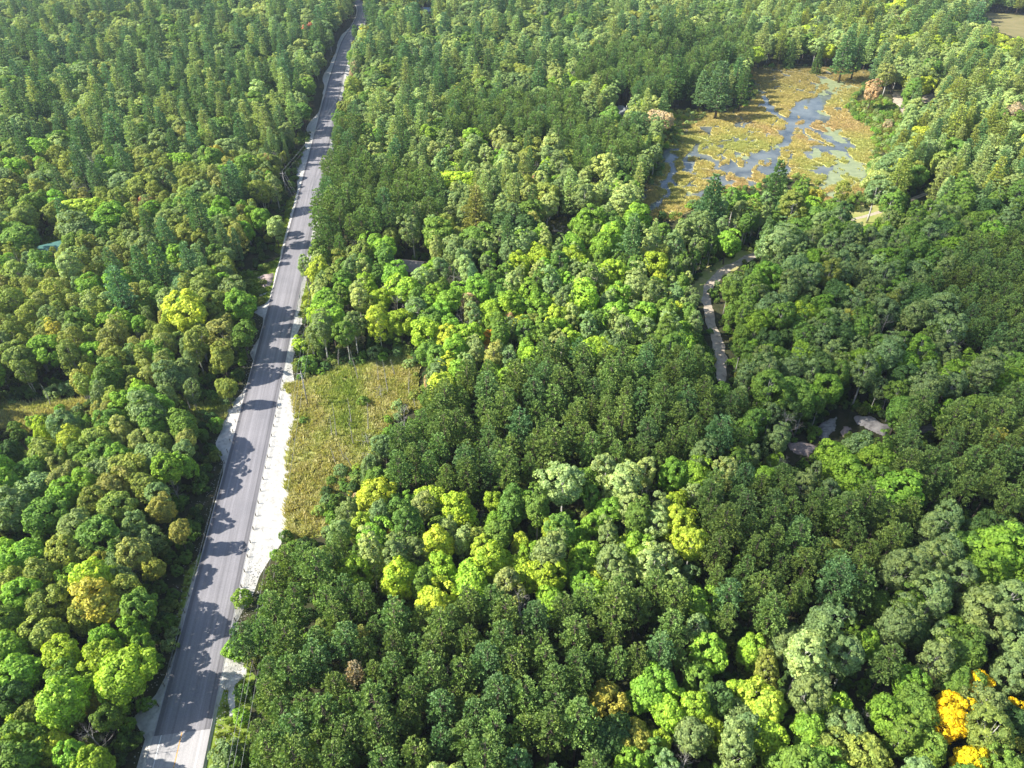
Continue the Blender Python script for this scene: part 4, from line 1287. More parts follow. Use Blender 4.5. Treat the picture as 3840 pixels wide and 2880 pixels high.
    8: [(Mp, 390, 445, 240, 'lime'), (Mp, 850, 465, 250, 'lime'), (Mp, 660, 395, 185, 'lime'), (Mp, 1330, 435, 220, 'lime'), (Po, 1080, 455, 165, 'pale green'), (Po, 360, 275, 180, 'grey green'), (Po, 470, 240, 150, 'grey green'), (Mp, 345, 140, 80, 'orange'), (Mp, 80, 425, 200, 'lime'), (Mp, 130, 110, 150, 'yellow lime'), (Po, 1345, 285, 220, 'grey green'), (Po, 1740, 330, 190, 'grey green'),
        (Po, 2010, 360, 215, 'pale green'), (Po, 2045, 70, 150, 'pale green'), (Mp, 930, 265, 160, 'yellow lime'), (Rp, 355, 640, 110, 'pink brown'), (Rp, 140, 820, 110, 'brownish olive'), (Rp, 90, 1055, 125, 'pink brown'), (De, 705, 1090, 150, 'grey'), (De, 110, 1280, 90, 'grey'), (Mp, 1700, 1230, 230, 'mustard'), (Mp, 2000, 1160, 260, 'bright green'), (Mp, 1900, 1460, 230, 'mustard'), (Mp, 2120, 1300, 220, 'lime'),
        (Mp, 400, 70, 150, 'olive green'), (Mp, 880, 170, 140, 'olive green'), (Mp, 1160, 220, 120, 'yellow lime'), (Mp, 1060, 345, 50, 'orange'), (Mp, 1650, 440, 130, 'yellow lime'), (Mp, 1500, 420, 130, 'bright green'), (Mp, 640, 90, 140, 'mid green'), (Mp, 1000, 60, 130, 'bright green'), (Po, 780, 190, 120, 'pale green'), (De, 1170, 350, 100, 'grey'), (De, 900, 60, 70, 'grey'), (Mp, 1620, 90, 150, 'bright green'), (Mp, 970, 900, 90, 'bright green'), (Mp, 480, 1210, 120, 'bright green'), (Mp, 2050, 1500, 150, 'lime')],
    9: [(Mp, 1740, 1350, 250, 'golden yellow'), (Mp, 1925, 1130, 165, 'golden yellow'), (Mp, 1700, 1230, 110, 'golden yellow'), (Mp, 1870, 1625, 200, 'golden yellow'), (Mp, 2110, 1295, 110, 'golden yellow'), (Mp, 2180, 1560, 150, 'mustard'), (Po, 2000, 1430, 240, 'olive green'), (Mp, 540, 1255, 255, 'yellow lime'), (Mp, 90, 1290, 200, 'lime'), (Mp, 190, 1420, 160, 'lime'), (Po, 350, 1500, 220, 'grey green'), (Mp, 535, 1460, 220, 'lime'),
        (Po, 790, 930, 280, 'pale green'), (Po, 1080, 930, 205, 'grey green'), (Po, 900, 730, 240, 'grey green'), (Po, 1370, 740, 200, 'grey green'), (Rp, 1330, 970, 170, 'pine green'), (Mp, 1800, 910, 270, 'mid green'), (Po, 1390, 375, 220, 'grey green'), (Mp, 960, 310, 210, 'olive green'), (Mp, 2050, 250, 330, 'bright green'), (Mp, 1900, 400, 250, 'bright green'), (Mp, 1750, 750, 150, 'bright green'), (Mp, 990, 1265, 160, 'lime'),
        (Mp, 1330, 1310, 230, 'bright green'), (Mp, 820, 1410, 220, 'bright green'), (Mp, 1200, 1570, 250, 'olive green'), (Mp, 950, 1570, 230, 'olive green'), (Mp, 1590, 1550, 220, 'mid green'), (Po, 60, 210, 175, 'yellow lime'), (De, 1160, 1345, 100, 'grey'), (De, 1850, 130, 70, 'grey'), (Po, 1620, 560, 220, 'grey green'), (Po, 2130, 560, 220, 'grey green'), (Mp, 1550, 620, 150, 'bright green'), (Mp, 430, 900, 170, 'bright green'), (Mp, 80, 1090, 170, 'mid green'), (Po, 540, 1010, 150, 'olive green'), (Mp, 1460, 1130, 190, 'bright green'), (Mp, 330, 1170, 150, 'lime')],
}

# woodland regions on the photograph (notes 2212 px wide), first match wins: outline, kinds with weights, colours by kind
RP, DP = ['pine green'], ['pine green', 'dark green']
PLANT = {Rp: 1.0}
REG = [
    ([(545, 1165), (740, 1155), (770, 1290), (830, 1340), (1000, 1330), (1250, 1300), (1400, 1260), (1480, 1330), (1480, 1430), (1300, 1480), (1250, 1560), (1290, 1700), (520, 1700), (535, 1500), (490, 1400), (515, 1290)], {Rp: 0.93, Mp: 0.07}, 'pine plantation'),
    ([(850, 950), (900, 870), (1030, 800), (1250, 780), (1440, 770), (1540, 810), (1590, 880), (1640, 960), (1600, 1010), (1480, 980), (1400, 1020), (1250, 1010), (1150, 1060), (1050, 1080), (960, 1060), (850, 1050), (835, 1000)], PLANT, 'pine plantation'),
    ([(1500, 1080), (1640, 1040), (1800, 1106), (1960, 1106), (1960, 1240), (1830, 1310), (1700, 1300), (1680, 1390), (1580, 1390), (1500, 1280)], {Rp: 0.9, Mp: 0.1}, 'pine plantation'),
    ([(1960, 910), (2212, 880), (2300, 880), (2300, 1120), (2212, 1120), (1950, 1110), (1930, 980)], {Rp: 0.9, Po: 0.1}, 'pine plantation'),
    ([(2010, 590), (2100, 540), (2300, 480), (2300, 800), (2180, 780), (2100, 760), (2000, 660)], {Rp: 0.92, Po: 0.08}, 'pine plantation'),
    ([(660, 430), (700, 395), (760, 385), (860, 385), (960, 415), (965, 490), (900, 505), (860, 490), (740, 545), (690, 550)], PLANT, 'pine plantation'),
    ([(955, 260), (980, 228), (1250, 225), (1270, 290), (1370, 290), (1390, 390), (1240, 385), (1195, 310), (960, 310)], PLANT, 'pine plantation'),
    ([(1240, 150), (1300, 130), (1480, 85), (1610, 80), (1615, 160), (1500, 235), (1400, 235), (1250, 200)], {Rp: 0.7, Wp: 0.2, Sp: 0.1}, 'pine plantation'),
    ([(690, 285), (780, 280), (800, 380), (740, 395), (692, 375)], PLANT, 'pine plantation'),
    ([(-400, -100), (760, -100), (700, 240), (600, 330), (300, 330), (-400, 300)], {Wp: 0.4, Mp: 0.38, Bi: 0.12, Po: 0.1}, 'far woods'),
    ([(-400, 290), (300, 330), (660, 250), (640, 470), (560, 610), (-400, 560)], {Wp: 0.2, Mp: 0.32, Bi: 0.36, Po: 0.12}, 'birch woods'),
    ([(-400, 560), (570, 600), (560, 860), (-400, 860)], {Wp: 0.1, Mp: 0.34, Bi: 0.46, Po: 0.1}, 'birch woods'),
    ([(-400, 850), (520, 850), (450, 1250), (-400, 1250)], {Mp: 0.68, Bi: 0.24, Po: 0.08}, 'maple woods'),
    ([(-400, 1240), (460, 1240), (320, 1800), (-400, 1800)], {Mp: 0.85, Bi: 0.1, Po: 0.05}, 'lime maples'),
    ([(700, -100), (1600, -100), (1600, 60), (1480, 90), (1250, 140), (1000, 230), (690, 290)], {Wp: 0.4, Mp: 0.34, Po: 0.16, Bi: 0.1}, 'far woods'),
    ([(690, 220), (1400, 220), (1420, 560), (660, 560)], {Mp: 0.42, Po: 0.24, Wp: 0.16, Bi: 0.18}, 'mixed woods'),
    ([(650, 550), (1560, 550), (1560, 900), (620, 900)], {Mp: 0.5, Po: 0.36, Bi: 0.14}, 'sunny woods'),
    ([(600, 900), (1560, 900), (1560, 1320), (600, 1320)], {Mp: 0.56, Po: 0.3, Bi: 0.14}, 'sunny woods'),
    ([(1400, -100), (2700, -100), (2700, 430), (1400, 430)], {Mp: 0.42, Wp: 0.26, Po: 0.28, Sp: 0.04}, 'bright far woods'),
    ([(1400, 420), (2700, 420), (2700, 940), (1550, 940)], {Mp: 0.42, Po: 0.42, Wp: 0.16}, 'shaded woods'),
    ([(1400, 900), (2700, 900), (2700, 1900), (1200, 1900)], {Mp: 0.62, Po: 0.34, Rp: 0.04}, 'shaded woods'),
    ([(-5000, -5000), (9000, -5000), (9000, 9000), (-5000, 9000)], {Mp: 0.5, Po: 0.3, Wp: 0.2}, 'mixed woods'),
]
PAL = {
    'pine plantation': {Rp: ['pine green'] * 6 + ['deep pine green'], Mp: ['mid green', 'bright green'], Po: ['grey green'], Wp: ['dark green'], Sp: ['dark green']},
    'far woods': {Wp: ['deep pine green', 'bluish green', 'pale green'], Mp: ['mid green', 'grey green', 'dark green', 'olive green', 'pale green'], Bi: ['olive green', 'grey green'], Po: ['pale green', 'grey green'], Sp: ['dark green']},
    'bright far woods': {Wp: ['deep pine green', 'pale green', 'olive green'], Mp: ['mid green', 'pale green', 'olive green', 'yellow lime'], Bi: ['olive green'], Po: ['pale green', 'pale green', 'grey green'], Sp: ['dark green']},
    'birch woods': {Wp: ['deep pine green', 'bluish green'], Mp: ['mid green', 'olive green', 'grey green', 'bright green'], Bi: ['olive green', 'olive green', 'brownish olive', 'grey green'], Po: ['grey green', 'olive green'], Sp: ['dark green']},
    'maple woods': {Mp: ['mid green', 'olive green', 'bright green', 'grey green', 'brownish olive'], Bi: ['olive green', 'brownish olive'], Po: ['grey green'], Wp: ['deep pine green'], Sp: ['dark green']},
    'lime maples': {Mp: ['mid green', 'bright green', 'lime', 'olive green'], Bi: ['olive green'], Po: ['grey green'], Wp: ['deep pine green'], Sp: ['dark green']},
    'mixed woods': {Mp: ['mid green', 'bright green', 'pale green', 'olive green', 'lime'], Bi: ['olive green', 'brownish olive'], Po: ['pale green', 'grey green'], Wp: ['deep pine green', 'pale green'], Sp: ['dark green']},
    'sunny woods': {Mp: ['bright green', 'lime', 'bright green', 'mid green', 'yellow lime'], Bi: ['olive green', 'yellow lime'], Po: ['grey green', 'pale green', 'mid green'], Wp: ['deep pine green'], Sp: ['dark green']},
    'shaded woods': {Mp: ['mid green', 'bright green', 'dark green', 'grey green'], Bi: ['olive green'], Po: ['grey green', 'grey green', 'mid green'], Wp: ['deep pine green'], Rp: ['pine green'], Sp: ['dark green']},
}
SPACE = {Mp: 2.75, Po: 2.15, Bi: 1.8, Rp: 1.85, Wp: 2.6, Sp: 1.9, Sh: 1.3, De: 1.2, Sn: 0.6}
# ground that lies open to view: no crown may stand in front of it
ROAD_VIS = [(u - 4, v) for u, v in L_EDGE if (u, v) not in ((500, 2680), (560, 2600), (932, 1322))] + [(1135, 625), (1165, 500), (1235, 289), (1290, 140), (1322, 100), (1345, 50), (1342, 5), (1356, 5), (1384, 45), (1358, 100), (1318, 150), (1300, 289), (1262, 430), (1246, 500), (1225, 560), (1200, 620), (1192, 700), (1180, 730), (1160, 760), (1175, 840), (1172, 900)] + [(u, v) for u, v in R_EDGE[::-1] if (u, v) != (925, 2505)]
OPEN = [ROAD_VIS, MEADOW, VERGE_R, VERGE_M, VERGE_L, GRASS_L, GRASS_L2, FIELD_L, FIELD_L2, LAWN, FARFIELD, MARSH, TRACK_VIS, TRACK_VIS2, TRACK_VIS3, SANDY, SANDY2, ROCKS_VIS, ROCK_C, SHRUBBY, SHORE_W, CLEAR_S,
        note(1400, 880, 0.2362, [(385, 330), (420, 305), (620, 345), (560, 500), (540, 530), (470, 500), (400, 430)]), note(1400, 880, 0.2362, [(690, 365), (800, 380), (790, 450), (750, 470)]),
        note(2250, 360, 0.1969, [(330, 190), (415, 160), (545, 245), (500, 285), (420, 270)]), crop(2, [(515, 35), (575, 30), (585, 60), (530, 68)])]


def poly_points(pl, g_):
    a_ = np.array(pl)
    lo_, hi_ = a_.min(0), a_.max(0)
    U_, V_ = np.meshgrid(np.arange(lo_[0], hi_[0], g_), np.arange(lo_[1], hi_[1], g_ * 0.7))
    m_ = in_poly(U_, V_, pl)
    c_ = a_.mean(0)
    return np.concatenate([np.column_stack([U_[m_], V_[m_]]), c_ + (a_ - c_) * 0.8])


WATCH_PICK = np.concatenate([poly_points(pl, 9) for pl in OPEN[-4:]] + [poly_points(pl, 16) for pl in (LAWN, FIELD_L, FIELD_L2, TRACK_VIS, ROCKS_VIS, ROCK_C)])
WATCH = np.concatenate([WATCH_PICK] + [poly_points(pl, 22) for pl in (GRASS_L, VERGE_L, VERGE_M, MEADOW, TRACK_VIS2, TRACK_VIS3, SANDY, SANDY2, CLEAR_S, FARFIELD, MARSH)])
HOUSES = [ground(1536, 980, 4.6), ground(2330, 404, 5.2), ground(1600, 30, 5.0), ground(190, 920, 4.0)]


def hides(x, y, k_H, k_ZC, R, sz, pts):
    """Which trees stand between the camera and the watched ground points."""
    zc = k_ZC * sz
    u, v, d = project(x, y, zc)
    th = np.arctan2(CAM_H - zc, y)
    ax = R * FPX / d
    ay = np.hypot((k_H - k_ZC) * sz * np.cos(th), R * np.sin(th)) * FPX / d
    out = np.zeros(len(x), bool)
    for a_, b_ in pts:
        out |= ((u - a_) / ax) ** 2 + ((v - b_) / ay) ** 2 < 1.0
    for hx, hy in HOUSES:
        out |= np.hypot(x - hx, y - hy) < 7.5
    return out


def tree_rec(k, x, y, s, sz, tint, reg, picked=False):
    return dict(k=k, x=x, y=y, s=s, sz=sz, t=tint, reg=reg, p=picked, rz=random.uniform(0, 6.283), v=random.randrange(KIND[k]['n']))


ALL = []
CELL = 7.0
grid = {}


def add_tree(t, rad):
    t['r'] = rad
    ALL.append(t)
    grid.setdefault((int(t['x'] // CELL), int(t['y'] // CELL)), []).append((t['x'], t['y'], rad))


def clear_at(x, y, rad, k):
    ci, cj = int(x // CELL), int(y // CELL)
    for i in (ci - 1, ci, ci + 1):
        for j in (cj - 1, cj, cj + 1):
            for (a, b, r2) in grid.get((i, j), ()):
                if (a - x) ** 2 + (b - y) ** 2 < (k * (rad + r2)) ** 2:
                    return False
    return True


def region_of(pu, pv):
    """Index of the region for photograph pixels (3840 wide)."""
    u, v = np.asarray(pu) / 1.736, np.asarray(pv) / 1.736
    out = np.full(np.shape(u), len(REG) - 1)
    for i in range(len(REG) - 2, -1, -1):
        out[in_poly(u, v, REG[i][0])] = i
    return out


def road_dist(x, y):
    c = road_at(np.asarray([y]))[0]
    return (x - c[0]) * 0.991


for n9, rows in PICKED.items():
    for (k, a, b, w, tint) in rows:
        (u, v), = crop(n9, [(a, b)])
        d = KIND[k]
        wpx = w * 1280 / 2212
        s, zc = 1.0, d['ZC']
        for _ in range(4):
            x, y = ground(u, v, zc)
            dep = y * C_P + (CAM_H - zc) * S_P
            s = min(2.6 if k == Wp else 2.0, max(0.45, wpx * dep / FPX / d['D']))
            sz = min(1.6 if k == Wp else 1.3, max(0.55, s ** 0.55))
            if k == Sh:
                s = min(s, 1.8)
                sz = s * 0.95
            zc = d['ZC'] * sz
        rd = road_dist(x, y)
        if y < 690 and abs(rd) < HW + 1.6:
            x += (HW + 1.6 - abs(rd)) * (1 if rd > 0 else -1)
        reg = REG[int(region_of(np.array([u]), np.array([v]))[0])][2]
        if k != De and hides(np.array([x]), np.array([y]), d['H'], d['ZC'], d['D'] / 2 * s * 0.85, sz, WATCH_PICK)[0]:
            continue
        add_tree(tree_rec(k, x, y, s, sz, tint, reg, True), SPACE[k] * s * 0.95)

# the snags standing in the meadow (base and top noted)
for (ax_, ay_, bx_, by_) in [(345, 430, 400, 750), (285, 530, 360, 740), (480, 430, 520, 640), (440, 560, 540, 810), (590, 460, 660, 700), (690, 100, 740, 290), (770, 110, 820, 380), (430, 770, 470, 940), (370, 830, 390, 960), (490, 870, 525, 1000), (655, 790, 665, 875), (960, 190, 1000, 420), (560, 10, 575, 280), (380, 0, 415, 160), (1040, 440, 1045, 500), (870, 100, 880, 240)]:
    (u, v), (u2, v2) = note(1080, 1300, 0.4582, [(bx_, by_), (ax_, ay_)])
    x, y = ground(u, v)
    # height at which the line of sight through the top pixel passes over the base
    tt = -(v2 - 1440) / FPX
    h = CAM_H + y * (-S_P + tt * C_P) / (C_P + tt * S_P)
    h = max(2.5, h)
    add_tree(tree_rec(Sn, x, y, 0.9, h / 12.0, 'grey', 'meadow', True), 0.4)
for (a, b) in [(700, 1370), (820, 1355), (640, 1400), (1280, 1330), (340, 1340), (1265, 1370)]:
    (u, v), = note(0, 760, 0.5666, [(a, b + 15)])
    x, y = ground(u, v)
    add_tree(tree_rec(Sn, x, y, 0.8, random.uniform(0.45, 0.65), 'grey', 'sedge field', True), 0.4)
for (a, b, w, tn) in [(440, 1030, 110, 'grey green'), (350, 1320, 90, 'mid green'), (450, 1380, 110, 'grey green'), (620, 450, 90, 'mid green'), (120, 600, 60, 'mid green'), (520, 1180, 70, 'mustard'), (570, 1220, 70, 'pink brown'), (560, 1000, 80, 'yellow lime'), (360, 1100, 80, 'mid green'), (440, 1110, 70, 'mid green'),
                      (900, 480, 80, 'pale green'), (700, 60, 110, 'pale green'), (900, 60, 90, 'grey green'), (1000, 150, 90, 'pale green'), (820, 600, 70, 'bright green'), (830, 700, 90, 'bright green'), (1120, 330, 60, 'bright green'), (640, 740, 50, 'olive green'), (780, 880, 110, 'mid green'), (720, 950, 120, 'grey green')]:
    (u, v), = note(1080, 1300, 0.4582, [(a, b)])
    x, y = ground(u, v, 1.0)
    dep = y * C_P + (CAM_H - 1) * S_P
    s = w * 0.4582 * dep / FPX / 2.9
    add_tree(tree_rec(Sh, x, y, s, s, tn, 'meadow', True), 1.2 * s)

for (a, b) in [(770, 430), (650, 970), (660, 820)]:
    (u, v), = note(1080, 1300, 0.4582, [(a, b)])
    x, y = ground(u, v)
    add_tree(tree_rec(De, x, y, 0.6, 0.36, 'grey', 'meadow', True), 0.8)

# everything between the picked trees
HALF = 1920 / FPX
cand = []
for Ys, Ye, sp in ((25, 300, 1.9), (300, 560, 2.3), (560, 1060, 2.8)):
    yy = np.arange(Ys, Ye, sp)
    for yv in yy:
        dep = yv * C_P + (CAM_H - 10) * S_P
        half = HALF * dep * 1.06 + 22
        xx = np.arange(-half - (18 if Ys < 300 else 0), half, sp)
        cand.append(np.column_stack([xx + rng.uniform(-0.5, 0.5, len(xx)) * sp, yv + rng.uniform(-0.5, 0.5, len(xx)) * sp]))
cand = np.concatenate(cand)
rng.shuffle(cand)
cx_, cy_ = cand[:, 0], cand[:, 1]
pu, pv, _ = project(cx_, cy_, np.full(len(cand), 9.5))
reg_i = region_of(pu, pv)
rr_ = rng.random(len(cand))
kinds_c = np.empty(len(cand), object)
for i, (_, w, _n) in enumerate(REG):
    ks = list(w)
    cum = np.cumsum([w[k] for k in ks]) / sum(w.values())
    sel = np.where(reg_i == i)[0]
    # kinds gather in groves: shift the draw by a slow noise
    g_ = np.clip(rr_[sel] * 0.55 + 0.45 * np.clip((fbm(cx_[sel] * 0.035, cy_[sel] * 0.03, 21 + i) - 0.28) / 0.44, 0, 1), 0, 0.9999)
    kinds_c[sel] = np.array(ks, object)[np.searchsorted(cum, g_)]
scl = rng.normal(1.0, 0.16, len(cand)).clip(0.66, 1.45) * np.interp(cy_, [110, 220, 360, 600], [1.0, 1.14, 1.42, 1.7])
scl[(kinds_c == Rp)] *= np.interp(cy_[kinds_c == Rp], [110, 360, 600], [1.0, 0.95, 0.88])
edge_d_ = -(cx_ - road_at(cy_)[:, 0]) * 0.991 - HW
scl[(edge_d_ > 0) & (edge_d_ < 11) & (cy_ < 420)] *= 0.76
scl[(edge_d_ > 0) & (edge_d_ < 21) & (cy_ > 190) & (cy_ < 340)] *= 0.7
TW = np.array([ground(*p) for p in TRACK[:14]])
trk = np.full(len(cand), 99.0)
for a_, b_ in zip(np.interp(np.linspace(0, 13, 90), range(14), TW[:, 0]), np.interp(np.linspace(0, 13, 90), range(14), TW[:, 1])):
    trk = np.minimum(trk, np.hypot((cx_ - a_) * np.where(cx_ < a_, 0.55, 1.0), cy_ - b_))
scl[trk < 8.0] *= 0.66
SZE = 0.6
H_c = np.array([KIND[k]['H'] for k in kinds_c]) * scl ** SZE
R_c = np.array([KIND[k]['D'] / 2 for k in kinds_c]) * scl
bad = trk < 2.6 + R_c * 0.8
rdv = (cx_ - road_at(cy_)[:, 0]) * 0.991
bad |= (np.abs(rdv) < HW + 2.6 + R_c * 0.35) & (cy_ < 900)
setb = np.interp(cy_, [0, 60, 80, 84, 100, 104, 130, 134, 167, 171, 200, 206, 245, 300, 400, 560], [3.5, 3.5, 3.5, 8.5, 8.5, 5, 5, 12.5, 12.5, 4, 4, 12, 11, 8, 6, 5])
bad |= (rdv < 0) & (rdv > -(HW + setb + R_c * 0.5)) & (cy_ < 560)
for zf, off in ((0.0, 0), (0.18, 0), (0.36, 0), (0.55, 0), (0.75, 0), (0.95, 0), (0.6, -0.8), (0.6, 0.8), (0.85, -0.5), (0.85, 0.5)):
    a, b, _ = project(cx_ + R_c * off, cy_, H_c * zf)
    for pl in OPEN:
        bad |= in_poly(a, b, pl)
bad |= hides(cx_, cy_, np.array([KIND[k]['H'] for k in kinds_c]), np.array([KIND[k]['ZC'] for k in kinds_c]), R_c, scl ** SZE, WATCH)
order = np.where(~bad)[0]
MATURE = 0.93
for i in order:
    k = kinds_c[i]
    s = float(scl[i])
    rad = SPACE[k] * s
    x, y = float(cx_[i]), float(cy_[i])
    if not clear_at(x, y, rad, 0.9 if k != Rp else 0.95):
        continue
    reg = REG[reg_i[i]][2]
    tint = random.choice(PAL[reg][k])
    u_ = random.random()
    if k in (Mp, Bi) and u_ < 0.003:
        tint = random.choice(['red', 'pink brown', 'orange', 'mustard', 'pink brown'])
    elif k in (Mp, Bi, Po) and u_ < 0.03 and y < 420:
        k, tint = De, 'grey'
    add_tree(tree_rec(k, x, y, s, s ** SZE, tint, reg), rad)

# shrubs on the marsh shores and on the road verges
for pl, step, cols in ((SHRUBBY, 2.6, ['bright green', 'olive green', 'pale green', 'mid green']), (SHORE_W, 3.0, ['olive green', 'pale green', 'yellow lime']), (VERGE_R, 3.6, ['bright green', 'mid green']), (GRASS_L, 5.0, ['bright green', 'olive green']), (VERGE_L, 9.0, ['bright green', 'olive green']), (VERGE_M, 3.0, ['bright green', 'yellow lime'])):
    w = np.array([ground(*p) for p in pl])
    l_, h_ = w.min(0), w.max(0)
    for _ in range(int((h_[0] - l_[0]) * (h_[1] - l_[1]) / step ** 2 * 2)):
        x, y = random.uniform(l_[0], h_[0]), random.uniform(l_[1], h_[1])
        if not in_poly(np.array([x]), np.array([y]), [tuple(p) for p in w])[0] or abs(road_dist(x, y)) < HW + 2.0:
            continue
        s = random.uniform(0.5, 1.0)
        if clear_at(x, y, step * 0.45, 0.9):
            add_tree(tree_rec(Sh, x, y, s, s * 0.9, random.choice(cols), 'shore' if pl in (SHRUBBY, SHORE_W) else 'verge'), step * 0.45)

# a mantle of shrubs hides the stems along every forest edge
for pl in (MEADOW, FIELD_L, FIELD_L2, MARSH, TRACK_VIS, LAWN):
    w = np.array([ground(*p) for p in pl])
    w = resample(w, 2.4)
    cen = w.mean(0)
    for p in w:
        if random.random() < 0.45:
            continue
        s = random.uniform(0.55, 1.15)
        x, y = p[0] + random.uniform(-1.2, 1.2), p[1] + random.uniform(-1.2, 1.2)
        if y < 690 and abs(road_dist(x, y)) < HW + (11 if pl is MEADOW else 3.5):
            continue
        if pl is TRACK_VIS and s > 0.8:
            continue
        if clear_at(x, y, 0.9, 0.8):
            add_tree(tree_rec(Sh, x, y, s, s, random.choice(['mid green', 'bright green', 'olive green', 'grey green', 'dark green']), 'forest edge'), 0.9)

# ------------------------------------------------------------------ single trees as objects, the rest as one far forest
def words_place(t, u, v):
    rd = road_dist(t['x'], t['y']) if t['y'] < 690 else (t['x'] + 140)
    return 'west of the road' if rd < 0 else ('on the road side' if rd < 14 else 'east of the road')


CATN = {Mp: 'maple tree', Po: 'poplar tree', Bi: 'birch tree', Rp: 'red pine', Wp: 'white pine', Sp: 'spruce tree', Sh: 'shrub', De: 'dead tree', Sn: 'dead snag'}
LOOK = {Mp: 'round maple', Po: 'poplar', Bi: 'slender birch', Rp: 'red pine', Wp: 'white pine', Sp: 'pointed spruce', Sh: 'low shrub', De: 'bare dead tree', Sn: 'thin dead snag'}
LIMIT = {Mp: 300, Po: 300, Bi: 290, Rp: 300, Wp: 290, Sp: 120, Sh: 300, De: 110, Sn: 60}
KGROUP = {Mp: 'maples of the woodland', Po: 'poplars of the woodland', Bi: 'birches of the woodland', Rp: 'pines of the plantations', Wp: 'white pines of the woodland', Sp: 'spruces of the woodland', Sh: 'shrubs on open ground and forest edges', De: 'dead trees of the woodland', Sn: 'dead snags in the meadows'}
UX = np.array([t['x'] for t in ALL])
UY = np.array([t['y'] for t in ALL])
UZ = np.array([KIND[t['k']]['ZC'] * t['sz'] for t in ALL])
pu, pv, pd = project(UX, UY, UZ)
for t, u, v, d in zip(ALL, pu, pv, pd):
    t['u'], t['vv'], t['d'] = u, v, d
    t['in'] = -30 < u < 3870 and -20 < v < 2920
    t['px'] = KIND[t['k']]['D'] * t['s'] * FPX / d
singles, rest = [], []
for k in KIND:
    mine = [t for t in ALL if t['k'] == k]
    show = sorted([t for t in mine if t['in']], key=lambda t: (-(t['px'] * (1.6 if t['p'] else 1.0))))
    singles += show[:LIMIT[k]]
    rest += show[LIMIT[k]:] + [t for t in mine if not t['in']]
# trees outside the frame still stand there and cast their shade
seen_labels = set()


ONES = 'zero one two three four five six seven eight nine ten eleven twelve thirteen fourteen fifteen sixteen seventeen eighteen nineteen'.split()
TENS = 'x x twenty thirty forty fifty sixty seventy eighty ninety'.split()


def spell(n):
    return 'one hundred' if n >= 100 else ONES[n] if n < 20 else TENS[n // 10] + ('-' + ONES[n % 10] if n % 10 else '')


def half(x):
    n = int(x * 2 + 0.5)
    return spell(n // 2) + (' and a half' if n % 2 else '')


def tree_label(t):
    u, v = min(max(t['u'] / 38.4, 0), 100), min(max(t['vv'] / 28.8, 0), 100)
    look = LOOK[t['k']]
    size = 'small ' if t['s'] < 0.8 and t['k'] != Sn else ('large ' if t['s'] > 1.28 and t['k'] != Sn else '')
    col = '' if t['k'] in (De, Sn) else t['t'] + ' '
    forms = [f"{col}{look} {words_place(t, u, v)}, {spell(round(u))} percent across, {spell(round(v))} percent down",
             f"{col}{look}, {half(u)} percent across, {spell(round(v))} percent down",
             f"{col}{look}, {spell(round(u))} percent across, {half(v)} percent down",
             f"{size}{col}{look}, {half(u)} percent across, {half(v)} percent down"]
    if size:
        forms.insert(1, f"{size}{col}{look}, {spell(round(u))} percent across, {spell(round(v))} percent down")
    for lab in forms:
        if lab not in seen_labels:
            break
    seen_labels.add(lab)
    return lab


def jit_tint(t):
    c = np.array(TINT[t['t']])
    f = random.uniform(1.08, 1.5)
    w = random.uniform(-0.09, 0.09)
    return (float(c[0] * f * (1 + w)), float(c[1] * f), float(c[2] * f * (1 - w)), 1.0)


for t in singles:
    k = t['k']
    root = bpy.data.objects.new(k, None)
    root.empty_display_size = 0.5
    COL.objects.link(root)
    root.location = (t['x'], t['y'], 0)
    root.rotation_euler = (0, 0, t['rz'])
    root.scale = (t['s'], t['s'], t['sz'])
    root['label'] = tree_label(t)
    root['category'] = CATN[k]
    root['group'] = KGROUP[k]
    tm, cm = PROTO[k][t['v']]
    o = bpy.data.objects.new('trunk' if k != Sh else 'stems', tm)
    COL.objects.link(o)
    o.parent = root
    o = bpy.data.objects.new({De: 'branches', Sn: 'branches', Sh: 'foliage'}.get(k, 'crown'), cm)
    COL.objects.link(o)
    o.parent = root
    o['tint'] = jit_tint(t)

P = np.array([(t['x'], t['y'], 0.0) for t in rest])
scatter('far_forest', P, [PIDX[(t['k'], t['v'])] for t in rest], [(t['s'], t['s'], t['sz']) for t in rest], [t['rz'] for t in rest], np.array([jit_tint(t)[:3] for t in rest]), proto_col,
        kind='stuff', label='unbroken mixed forest of pines, maples and birches stretching into the distance', category='forest')

# undergrowth fills the floor between the stems
ug = []
for Ys, Ye, sp in ((30, 190, 2.0), (190, 380, 2.7)):
    for yv in np.arange(Ys, Ye, sp):
        half = HALF * (yv * C_P + CAM_H * S_P) * 1.04 + 10
        xx = np.arange(-half, half, sp)
        ug.append(np.column_stack([xx + rng.uniform(-0.6, 0.6, len(xx)) * sp, yv + rng.uniform(-0.6, 0.6, len(xx)) * sp]))
ug = np.concatenate(ug)
badu = np.abs((ug[:, 0] - road_at(ug[:, 1])[:, 0]) * 0.991) < HW + 2.4
for z in (0.0, 1.6):
    a, b, _ = project(ug[:, 0], ug[:, 1], np.full(len(ug), z))
    for pl in OPEN:
        badu |= in_poly(a, b, pl)
ug = ug[~badu & (rng.random(len(ug)) < 0.72)]
n = len(ug)
us = rng.uniform(0.4, 1.05, n)
cols = np.array([TINT['mid green'], TINT['dark green'], TINT['bright green'], TINT['olive green']])[rng.choice(4, n, p=[0.4, 0.25, 0.2, 0.15])]
scatter('undergrowth', np.column_stack([ug, np.zeros(n)]), [PIDX[(Sh, q)] for q in rng.integers(0, 4, n)], np.column_stack([us, us, us * rng.uniform(0.7, 1.3, n)]), rng.uniform(0, 6.28, n), cols * rng.uniform(0.8, 1.2, (n, 1)), proto_col,
        kind='stuff', label='leafy undergrowth filling the forest floor between the stems', category='undergrowth')


